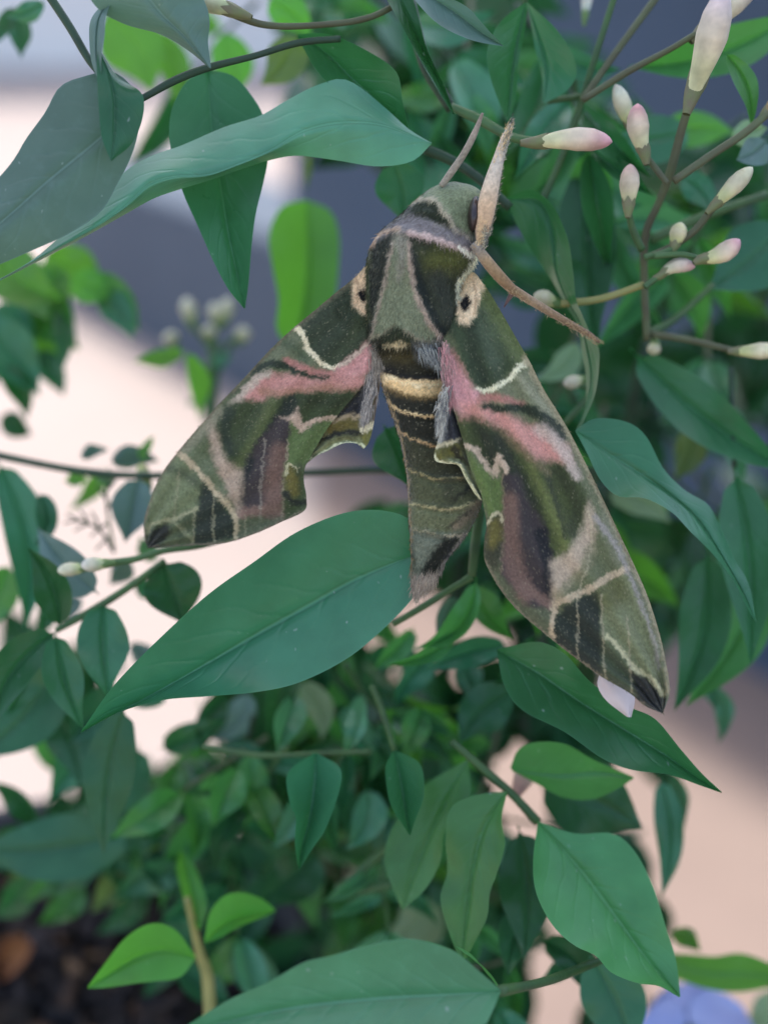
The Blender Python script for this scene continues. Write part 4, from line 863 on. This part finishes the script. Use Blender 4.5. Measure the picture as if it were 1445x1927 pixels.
RW = wing('forewing', [(100,10),(200,25),(235,62),(272,112),(330,210),(400,332),(440,402),(500,520),(600,684),(700,880),(800,1090),(880,1260),(940,1400),(990,1560),(1020,1700),(1030,1800),(1003,1885)],
     [(60,200),(70,340),(88,480),(104,560),(130,640),(160,742),(192,860),(232,955),(242,1000),(258,1090),(250,1150),(250,1240),(300,1340),(360,1422),(420,1482),(540,1582),(630,1652),(740,1732),(860,1802),(920,1852),(975,1878),(1001,1887)],
     340, 200, dr, right_fw, ZR, (96,100,74))
wing('hindwing', [(80,470),(110,570),(150,700),(190,830),(245,950),(250,985)], [(78,475),(62,620),(56,720),(38,790),(46,824),(90,834),(140,843),(172,902),(225,985),(249,988)],
     110, 80, lambda x, y, s, t: -0.9 - 1.6 * t * np.sin(np.pi * np.clip(s * .8 + .1, 0, 1)) + pleat(s, t, 12, .3), right_hw, ZR, (94,94,62))

# body: head, thorax and abdomen as one skin
def body_paint(p):
    p.z = ZH
    p.poly([(420,500),(560,400),(700,395),(780,440),(760,520),(700,560),(730,670),(640,600),(560,510),(490,480)], (118,126,100), 5)
    for k in range(6): p.stroke([(560 + 22 * k, 420), (600 + 20 * k, 480 + 6 * k), (650 + 10 * k, 580)], 8, (88,98,78), f=3, a=.5)
    p.poly([(370,590),(440,490),(500,478),(570,522),(630,592),(665,645),(560,590),(460,555),(400,580)], (48,55,40), 4)
    p.stroke([(440,500),(480,480),(545,492),(600,560),(650,640),(705,665)], 20, (158,146,130), f=3)
    p.poly([(330,600),(420,552),(520,580),(650,640),(750,690),(735,770),(640,700),(560,680),(460,650),(400,645),(250,690)], (116,108,114), 5)
    p.poly([(240,700),(350,640),(345,760),(300,950),(255,1120),(215,1000),(215,820)], (52,55,48), 4); p.stroke([(235,720),(225,900),(235,1050)], 22, (80,84,58), f=5)
    p.poly([(415,680),(560,690),(700,740),(735,780),(655,870),(655,960),(680,1180),(640,1160),(560,1080),(480,960),(435,850)], (62,66,50), 4)
    p.spot(600,765,110,60,(88,90,42),.7); p.stroke([(560,860),(590,960),(620,1100)], 90, (66,70,64), 60, f=14, a=.8)
    p.stroke([(425,740),(470,880),(540,1050),(600,1120)], 60, (46,52,50), 50, f=6)
    p.poly([(360,640),(420,670),(432,800),(452,900),(500,1010),(565,1125),(480,1150),(400,1095),(350,1082),(300,1112),(245,1125),(270,1000),(310,860),(340,750)], (124,128,106), 4)
    p.stroke([(385,660),(390,760),(375,860)], 60, (138,130,122), 20, f=8, a=.8); p.stroke([(345,680),(325,800),(288,960),(248,1115)], 14, (154,138,126), f=3); p.stroke([(422,690),(442,880),(492,1010),(575,1150)], 22, (158,138,128), 26, f=3)
    p.stroke([(400,1095),(480,1140),(580,1160)], 16, (150,136,116), f=3); p.stroke([(250,1120),(300,1110),(350,1085)], 12, (150,140,120), f=3)
    p.stroke([(420,640),(540,668),(640,708),(735,745)], 26, (176,150,148), 34, f=4); p.stroke([(660,715),(742,755)], 22, (206,200,190), f=3); p.stroke([(245,700),(280,650),(370,620)], 20, (170,144,128), f=3)
    p.stroke([(742,755),(722,795),(662,860),(652,900),(662,1010)], 24, (206,202,186), 16, f=2.5)
    p.stroke([(570,1140),(640,1160),(680,1260)], 34, (128,104,104), f=5, a=.8); p.stroke([(560,600),(700,640),(760,700)], 14, (140,132,128), f=4, a=.6)
    p.z = ZA
    p.poly([(160,150),(290,60),(420,130),(560,160),(640,200),(640,420),(400,410),(200,375),(150,250)], (50,47,32), 5)
    p.poly([(200,120),(290,45),(400,110),(430,160),(220,170)], (54,60,42), 5); p.spot(330,240,120,50,(76,66,34),.8,.8); p.stroke([(230,340),(420,390),(600,390)], 50, (34,31,25), f=8)
    p.poly([(410,150),(570,150),(650,200),(640,350),(520,315),(430,245)], (108,108,110), 6); p.stroke([(440,170),(520,260),(600,300)], 12, (150,150,148), f=3, a=.5)
    p.poly([(220,160),(300,148),(375,160),(350,182),(295,192)], (196,174,138), 3); p.stroke([(110,130),(170,260),(180,330)], 40, (128,120,114), f=6)
    p.poly([(170,355),(205,365),(300,392),(420,410),(560,405),(700,400),(700,500),(540,520),(400,512),(300,484),(230,440)], (208,172,122), 4)
    p.stroke([(205,385),(300,408),(430,425),(640,420)], 34, (222,200,166), f=5); p.stroke([(240,465),(330,505),(450,525),(640,515)], 40, (110,88,50), f=8, a=.85)
    p.poly([(235,470),(300,500),(400,530),(560,535),(760,520),(900,760),(900,850),(560,835),(430,800),(330,730),(260,560)], (44,43,33), 5)
    p.stroke([(235,535),(300,590),(380,620),(480,637),(620,640)], 15, (198,170,128), f=2)
    p.poly([(310,720),(430,805),(560,838),(900,850),(960,1050),(740,1045),(580,1055),(450,1022),(360,980)], (62,62,44), 6); p.stroke([(300,700),(360,770),(430,803),(560,838),(760,830)], 12, (166,136,98), f=2)
    p.poly([(360,980),(450,1022),(580,1053),(740,1043),(960,1040),(980,1220),(700,1250),(420,1225)], (80,82,58), 6); p.stroke([(360,975),(450,1022),(580,1052),(740,1042)], 12, (146,132,94), f=2); p.stroke([(620,900),(650,1200)], 90, (58,58,44), f=16, a=.6)
    p.poly([(375,1200),(560,1247),(700,1248),(900,1180),(880,1260),(800,1410),(640,1430),(395,1385)], (98,100,74), 6); p.stroke([(385,1215),(560,1247),(700,1247),(880,1185)], 12, (160,150,114), f=2)
    p.stroke([(690,1370),(780,1290),(860,1200)], 60, (124,110,94), 40, f=8, a=.9); p.stroke([(690,1180),(790,1110)], 30, (46,46,36), f=6); p.stroke([(640,1380),(740,1300),(790,1270)], 18, (52,50,40), f=4, a=.8)
    p.poly([(385,1385),(640,1425),(800,1400),(760,1450),(560,1660),(440,1700),(395,1650)], (104,108,96), 6)
    p.poly([(465,1670),(540,1530),(620,1445),(725,1432),(650,1585),(560,1665)], (38,40,32), 4); p.poly([(370,1430),(405,1450),(425,1600),(400,1640),(380,1600)], (50,54,36), 4)
    p.stroke([(395,1380),(500,1402),(560,1412)], 9, (150,140,116), f=2); p.stroke([(620,1430),(720,1425),(810,1395)], 12, (166,156,140), f=2); p.stroke([(440,1695),(560,1672),(650,1592),(750,1432)], 40, (130,120,114), 30, f=4)
    p.poly([(370,1620),(440,1695),(560,1655),(590,1690),(560,1760),(420,1870),(380,1820)], (152,136,126), 4); p.stroke([(405,1660),(420,1800)], 12, (110,95,88), f=2, a=.6); p.stroke([(470,1700),(450,1790)], 10, (110,95,88), f=2, a=.6)
    p.stroke([(190,400),(260,560),(330,780),(365,980),(380,1180),(395,1400),(395,1640)], 14, (138,116,84), f=3)
ROW = [(341,856,8),(344,853,28),(352,856,44),(365,852,58),(385,840,68),(405,828,76),(430,811,92),(455,800,100),(490,794,103),(530,778,90),(570,776,87),(605,776,86),(635,769,77),(665,772,66),(700,777,62),(730,778,59),(770,797,63),(830,817,64),(890,829,64),(935,838,70),(950,838,69),(975,832,64),(1000,827,56),(1025,818,46),(1050,808,35),(1075,802,28),(1098,797,22),(1112,789,12),(1120,785,5),(1122,785,1)]
ROW = np.array(ROW, float); nr, ns = 380, 170
yy = np.linspace(341, 1122, nr); 
cx = np.interp(yy, ROW[:, 0], ROW[:, 1]); hwid = np.interp(yy, ROW[:, 0], ROW[:, 2])
ker = np.hanning(17); ker /= ker.sum(); pad = lambda a: np.convolve(np.pad(a, 8, mode='edge'), ker, 'valid')
cx, hwid = pad(cx), np.maximum(pad(hwid) * np.clip(np.minimum((yy - 340) / 6, (1123 - yy) / 6), 0.05, 1), 0.5)
th = np.linspace(0, 2 * np.pi, ns, endpoint=False)
X = cx[:, None] + hwid[:, None] * np.cos(th)[None]; Yb = np.repeat(yy[:, None], ns, 1)
depc = np.interp(yy, [340, 400, 500, 640, 700, 940, 1122], [4.5, 3.0, 2.6, 2.8, 3.2, 3.2, 2.4]); rad = hwid * MM * np.interp(yy, [340, 420, 560, 700, 1122], [.75, .72, .70, .72, .8])
# relief: collar folds, shoulder plates, abdominal rings
rel = np.zeros_like(X)
def ridge(pts, w_, h, z):
    global rel
    q = np.array([(z[0] + a * z[2], z[1] + b_ * z[2]) for a, b_ in pts]); q = spline(q, 24); dmin = np.full(X.shape, 1e9)
    for i in range(len(q) - 1):
        d = q[i + 1] - q[i]; t_ = np.clip(((X - q[i, 0]) * d[0] + (Yb - q[i, 1]) * d[1]) / (d @ d), 0, 1); dmin = np.minimum(dmin, np.hypot(X - q[i, 0] - t_ * d[0], Yb - q[i, 1] - t_ * d[1]))
    rel += h * np.exp(-(dmin / w_) ** 2)
ridge([(250,690),(360,625),(460,650),(640,705),(740,750)], 9, .55, ZH); ridge([(440,500),(545,492),(650,640)], 7, .45, ZH); ridge([(420,690),(450,900),(580,1150)], 6, .35, ZH); ridge([(340,700),(290,950),(250,1110)], 5, .3, ZH)
ridge([(742,755),(662,860),(660,1010)], 7, .6, ZH); ridge([(400,600),(470,560),(560,590),(660,650)], 8, -.4, ZH); ridge([(410,1110),(480,1160),(600,1180)], 8, .4, ZH)
for q in ([(170,350),(300,392),(640,405)], [(235,535),(380,622),(640,640)], [(300,700),(430,803),(800,832)], [(360,975),(580,1052),(900,1030)], [(385,1215),(700,1247),(880,1185)], [(395,1380),(640,1428),(810,1395)]): ridge(q, 5, .38, ZA); ridge([(a, b_ + 30) for a, b_ in q], 7, -.25, ZA)
front = np.clip(np.sin(th), 0, 1)[None]
D = depc[:, None] - (rad[:, None] * np.sin(th)[None]) * np.where(np.sin(th)[None] > 0, 1, 0.8) - rel * front + .12 * vnoise(X / 7, Yb / 7, 31)
bx, by, bd = X.ravel(), Yb.ravel(), D.ravel()
pb = Painter(bx, by, (58,60,46), ZH); body_paint(pb); pb.scales(.32)
BV = PN(bx, by, bd); BF = grid_faces(nr, ns, True)
qn = np.cross(BV[BF[:, 1]] - BV[BF[:, 0]], BV[BF[:, 2]] - BV[BF[:, 0]]); cen = PN(cx, yy, depc)[BF[:, 0] // ns]
if ((BV[BF[:, 0]] - cen) * qn).sum() < 0: BF = BF[:, ::-1]
mesh_obj('body', BV, BF, M_BODY, MO, col=pb.c * GAIN)

# fur: fine hairs combed back along the body, wing roots, wing bands
def hairs(x, y, d, c, ang, ln, wd_, lift, name='fur', jit=0.35, parent=None):
    n = len(x); a = np.radians(ang) + rng.normal(0, jit, n); l = ln * rng.uniform(.5, 1.3, n)
    dx, dy = np.cos(a) * l, np.sin(a) * l; nx, ny = -np.sin(a) * wd_, np.cos(a) * wd_
    A, B = PN(x - nx, y - ny, d + .05), PN(x + nx, y + ny, d + .05); C2 = PN(x + dx * .55 + nx * .6, y + dy * .55 + ny * .6, d - lift * .75); C1 = PN(x + dx * .55 - nx * .6, y + dy * .55 - ny * .6, d - lift * .75); E = PN(x + dx, y + dy, d - lift * rng.uniform(.5, 1.2, n))
    V = np.stack([A, B, C2, C1, E], 1).reshape(-1, 3); b_ = np.arange(n)[:, None] * 5
    F = np.vstack([b_ + [0, 1, 2], b_ + [0, 2, 3], b_ + [3, 2, 4]])
    cc = np.repeat(np.clip(c * rng.uniform(.7, 1.35, n)[:, None], 0, 1), 5, 0)
    o = mesh_obj(name, V, F, M_FUR, parent or MO, col=cc * GAIN, smooth=False); o['kind'] = 'stuff'; return o
vis = np.where((np.tile(np.sin(th), nr) > -0.12))[0]
sel = vis[(by[vis] < 665)]; sel = rng.choice(sel, 9000, False)
ang = np.where(by[sel] < 440, 118, 96) + (bx[sel] - 780) * -.12
hairs(bx[sel], by[sel], bd[sel], pb.c[sel], ang, 10, .55, .32)
sel = vis[(by[vis] >= 640)]; sel = rng.choice(sel, 4200, False); hairs(bx[sel], by[sel], bd[sel], pb.c[sel], 88, 6, .5, .12)
sel = vis[by[vis] > 1060]; sel = rng.choice(sel, 500, False); hairs(bx[sel], by[sel], bd[sel], pb.c[sel], 100, 16, .7, .2, jit=.2)
for W_, cx0 in ((LW, 690), (RW, 880)):
    x, y, d, c = W_; lum = c.mean(1); k = np.where((lum > .12) | (rng.random(len(x)) < .05))[0]; k = rng.choice(k, min(3600, len(k)), False)
    hairs(x[k], y[k], d[k], c[k], np.degrees(np.arctan2(y[k] - 560, x[k] - cx0)), 5.5, .42, .10, jit=.45)
    k = np.where(np.hypot(x - (678 if cx0 == 690 else 880), y - 560) < 55)[0]; k = rng.choice(k, min(700, len(k)), False)
    hairs(x[k], y[k], d[k], c[k], 100, 9, .5, .35, jit=.6)
# hair fringe beside the abdomen (inner margin of the hindwings)
def fringe(pts, cols, n, ln, ang, d, wd_=.8):
    q = spline(pts, n); x = q[:, 0] + rng.normal(0, 5, n); y = q[:, 1] + rng.normal(0, 5, n); c = np.array([lin(cols[rng.integers(len(cols))]) for _ in range(n)])
    hairs(x, y, np.full(n, float(d)), c, ang, ln, wd_, .5, jit=.16)
fringe([(708,660),(700,720),(690,780)], [(150,140,138),(110,104,106),(172,160,156)], 300, 30, 98, 2.3); fringe([(708,650),(712,690)], [(120,108,100),(150,138,130)], 160, 26, 90, 1.6)
fringe([(840,730),(832,770),(828,800)], [(150,146,144),(96,96,104),(180,172,166)], 230, 25, 100, -3.2); fringe([(838,650),(842,700),(846,750)], [(196,140,146),(170,120,126),(150,128,126)], 320, 24, 84, -2.2)
fringe([(790,650),(820,668),(835,690)], [(120,120,124),(90,92,96),(150,148,146)], 300, 30, 70, -1.2)

# eye and legs
u, v = np.meshgrid(np.linspace(0, np.pi, 20), np.linspace(0, 2 * np.pi, 28, endpoint=False), indexing='ij')
ec = (893, 402, -.2); ex = ec[0] + 13 * np.sin(u) * np.cos(v) + 3 * np.cos(u); ey = ec[1] - 34 * np.cos(u); ed = ec[2] - 2.2 * np.sin(u) * np.sin(v)
mesh_obj('eye', PN(ex, ey, ed).reshape(-1, 3), grid_faces(20, 28, True), M_EYE, MO)
def leg(pts, rads, dep, cols, name, n=40):
    p = np.array([tuple(P(a, b_, q)) for (a, b_), q in zip(pts, dep)]); V, F = tube(p, np.array(rads) * MM * .001, 14, n); k = (len(V) - 2) // 14
    t_ = np.r_[np.repeat(np.linspace(0, 1, k), 14), 0, 1]; cc = np.stack([np.interp(t_, np.linspace(0, 1, len(cols)), lin(np.array(cols))[:, j]) for j in range(3)], 1)
    cc *= (1 + .25 * (rng.random(len(V)) - .5))[:, None]
    return mesh_obj(name, V, F, M_BODY, MO, col=cc * LGAIN)
fl_pts, fl_r, fl_d = [(903,462),(908,430),(916,385),(925,345),(937,302),(950,262),(962,232)], [7,14,17,15,11,8.5,3.5], [-.5,-1.2,-1.8,-2,-1.8,-1.5,-1]
leg(fl_pts, fl_r, fl_d, [(160,128,98),(212,176,138),(216,184,148),(216,196,170),(206,194,176),(194,182,166),(156,142,124)], 'foreleg')
leg([(830,350),(850,322),(872,290),(892,252),(908,212)], [6,7,6.5,6,2.5], [2.4,2,1.6,1.2,1], [(150,142,124),(160,150,132),(150,140,122),(166,152,134),(140,124,108)], 'foreleg')
leg([(892,458),(915,490),(942,522),(968,548)], [9,11,11,9], [-1,-1.4,-1,-.4], [(150,146,138),(164,138,104),(150,122,88),(138,110,80)], 'middle_leg')
leg([(962,542),(1000,566),(1040,590),(1085,616),(1110,630),(1128,644)], [9,8.5,7.5,6.5,5.5,2.5], [-.6,1,3,6,7.5,8.5], [(150,124,92),(164,140,112),(148,124,96),(140,112,86),(134,106,82),(96,72,58)], 'middle_leg')
leg([(966,548),(957,562),(948,578)], [6,4,1.2], [-.2,.2,.6], [(120,98,86),(104,84,80),(90,72,70)], 'leg_spur', 12)
q = spline(fl_pts, 900); k = 900; t_ = np.linspace(0, 1, k); off = rng.uniform(2, 18, k) * np.interp(t_, [0, .1, .5, .7, 1], [.5, 1, 1, .5, .2])
gc = np.array([lin([(128,126,124),(96,96,98),(168,164,156),(190,184,172)][rng.integers(4)]) for _ in range(k)])
for rep in range(2): hairs(q[:, 0] + off * (.85 + .15 * rep), q[:, 1] + rng.normal(0, 6, k), -2.4 + off * .07, gc, -72 + 14 * rep, 8, .6, .3, jit=.4)
kk = rng.integers(0, 900, 500); hairs(q[kk, 0] + rng.uniform(-10, 6, 500), q[kk, 1], np.full(500, -2.6), np.tile(lin((214,186,150)), (500, 1)), -72, 6, .4, .08, jit=.3)
ml = spline([(892,458),(915,490),(968,548),(1040,590),(1128,644)], 700); hairs(ml[:, 0] + rng.normal(0, 4, 700), ml[:, 1] + rng.normal(0, 4, 700), np.interp(np.linspace(0, 1, 700), [0, .4, 1], [-1.8, -1, 7.5]), np.tile(lin((160,136,108)), (700, 1)), 38, 7, .5, .15, jit=.6)

# ---------------------------------------------------------------- small things
# young bright seedling in the pot
sb = P(395, 1915, 30)
SEED = thing('young_plant', 'young plant with small bright green leaves at the bottom left', 'plant', P(400, 2000, 45))
def sleaf(*a, **k): return leaf(*a, parent=SEED, **k)
sleaf([(368,1800),(330,1752),(285,1740),(235,1768),(195,1815),(165,1858)], [(368,1803),(310,1790),(250,1808),(165,1860)], [(368,1806),(340,1838),(290,1848),(220,1858),(165,1861)], 26, 20, -2.5, -1.5, 'fresh', .3)
sleaf([(385,1772),(392,1722),(420,1690),(455,1680),(490,1690),(518,1712)], [(386,1774),(430,1738),(518,1714)], [(388,1776),(440,1752),(490,1728),(518,1716)], 27, 30, -2, -2, 'fresh', .3)
sleaf([(372,1750),(345,1690),(332,1640),(340,1600)], [(374,1750),(362,1690),(350,1640),(341,1600)], [(378,1750),(390,1700),(370,1640),(343,1600)], 34, 44, -2, 0, 'fresh', .3)
sleaf([(330,1590),(280,1600),(235,1670)], [(330,1594),(285,1615),(236,1672)], [(330,1598),(295,1630),(238,1673)], 60, 60, -2, 0, 'olive', .3)
stem([(352,1690),(368,1760),(378,1800),(392,1850),(398,2000)], 6, 13, 34, M_STEMY, 40, parent=SEED)
# dry leaf on the mulch
dl_o = mesh_obj('dry_leaf', *[x for x in (lambda A, B, C, n=14, m=9: (PN(*(lambda Q: (Q[..., 0], Q[..., 1], 118 + 6 * np.sin(np.linspace(0, 3.1, m))[None, :] * np.ones((n, 1)) + np.linspace(0, -10, n)[:, None]))(np.concatenate([A[:, None] * (1 - np.linspace(0, 1, 5))[None, :, None] + B[:, None] * np.linspace(0, 1, 5)[None, :, None], B[:, None] * (1 - np.linspace(.25, 1, 4))[None, :, None] + C[:, None] * np.linspace(.25, 1, 4)[None, :, None]], 1))).reshape(-1, 3), grid_faces(n, m)))(spline([(-20,1850),(0,1775),(40,1760),(60,1778)], 14), spline([(-20,1851),(10,1800),(36,1785),(61,1779)], 14), spline([(-20,1853),(22,1836),(50,1806),(62,1780)], 14))], plain_mat('dry_leaf', (0.50, 0.20, 0.07), (0.28, 0.11, 0.05), 120, .6))
tag(dl_o, 'curled orange-brown dry leaf on the bark in the bottom left corner', 'dry leaf')
# pale petal under the right wing tip
m_pet = plain_mat('pale_petal', (0.60, 0.49, 0.45), (0.68, 0.58, 0.54), 200, .5)
pA, pB = spline([(1128,1268),(1124,1290),(1140,1318),(1180,1350)], 14), spline([(1130,1266),(1165,1280),(1194,1310),(1188,1350)], 14); tq = np.linspace(0, 1, 9)[None, :, None]
Q = pA[:, None] * (1 - tq) + pB[:, None] * tq
tag(mesh_obj('fallen_petal', PN(Q[..., 0], Q[..., 1], 4.2 - 1.2 * np.sin(np.pi * tq[..., 0]) * np.ones((14, 1))).reshape(-1, 3), grid_faces(14, 9), m_pet), 'small pale pinkish petal caught on the leaf below the right wing tip', 'petal')
# blue flower at the lower right
FLW = thing('blue_flower', 'blurred pale blue flower at the lower right edge', 'flower', P(1300, 1900, 70))
m_blue = plain_mat('blue_petal', (0.27, 0.32, 0.58), (0.38, 0.42, 0.66), 90, .5)
c0 = P(1300, 1948, 72)
for k in range(5):
    a0 = k / 5 * 6.283 + .5; V = []
    for i in range(9):
        uu = i / 8; wv = .0072 * math.sin(math.pi * min(1, .12 + uu * .83)) ** .7
        for j in range(7):
            vv = (j / 6 - .5) * 2; rr_ = .0012 + .0105 * uu
            loc = RGT * (math.cos(a0) * rr_ - math.sin(a0) * wv * vv) + UPV * (math.sin(a0) * rr_ + math.cos(a0) * wv * vv) - FWD * (.004 * uu * uu + .001 * math.sin(vv * 5 + k) * uu - .0015 * (k % 2))
            V.append(tuple(c0 + loc))
    mesh_obj('petal', V, grid_faces(9, 7), m_blue, FLW)
stem([(1290,1905),(1282,1990),(1270,2100)], 7, 8, 74, M_STEM, 80, parent=FLW)
V, F = tube([tuple(c0 - FWD * .002), tuple(c0 + FWD * .004)], [.0016, .0012], 10); mesh_obj('flower_centre', V, F, M_STEMY, FLW)
# wispy feathery sprig at the left
FERN = thing('feathery_sprig', 'thin feathery green sprig in front of the bright paving, left', 'sprig', P(215, 1060, 42))
stem([(215,1040),(190,1000),(165,985),(125,968)], 3, 2, 42, M_STEMD, parent=FERN); stem([(215,1040),(205,980),(200,930),(205,880)], 3, 2, 44, M_STEM, parent=FERN)
for (a, b_) in (((165,985),(150,960)), ((165,985),(140,1000)), ((185,998),(172,962)), ((150,980),(120,985)), ((200,985),(170,1010)), ((200,960),(220,930)), ((205,1010),(180,1035)), ((200,940),(180,915)), ((203,920),(222,895))): stem([a, ((a[0] + b_[0]) / 2 + 2, (a[1] + b_[1]) / 2 - 2), b_], 3, 1.5, 42, M_STEMD, parent=FERN, name='needle_leaf')
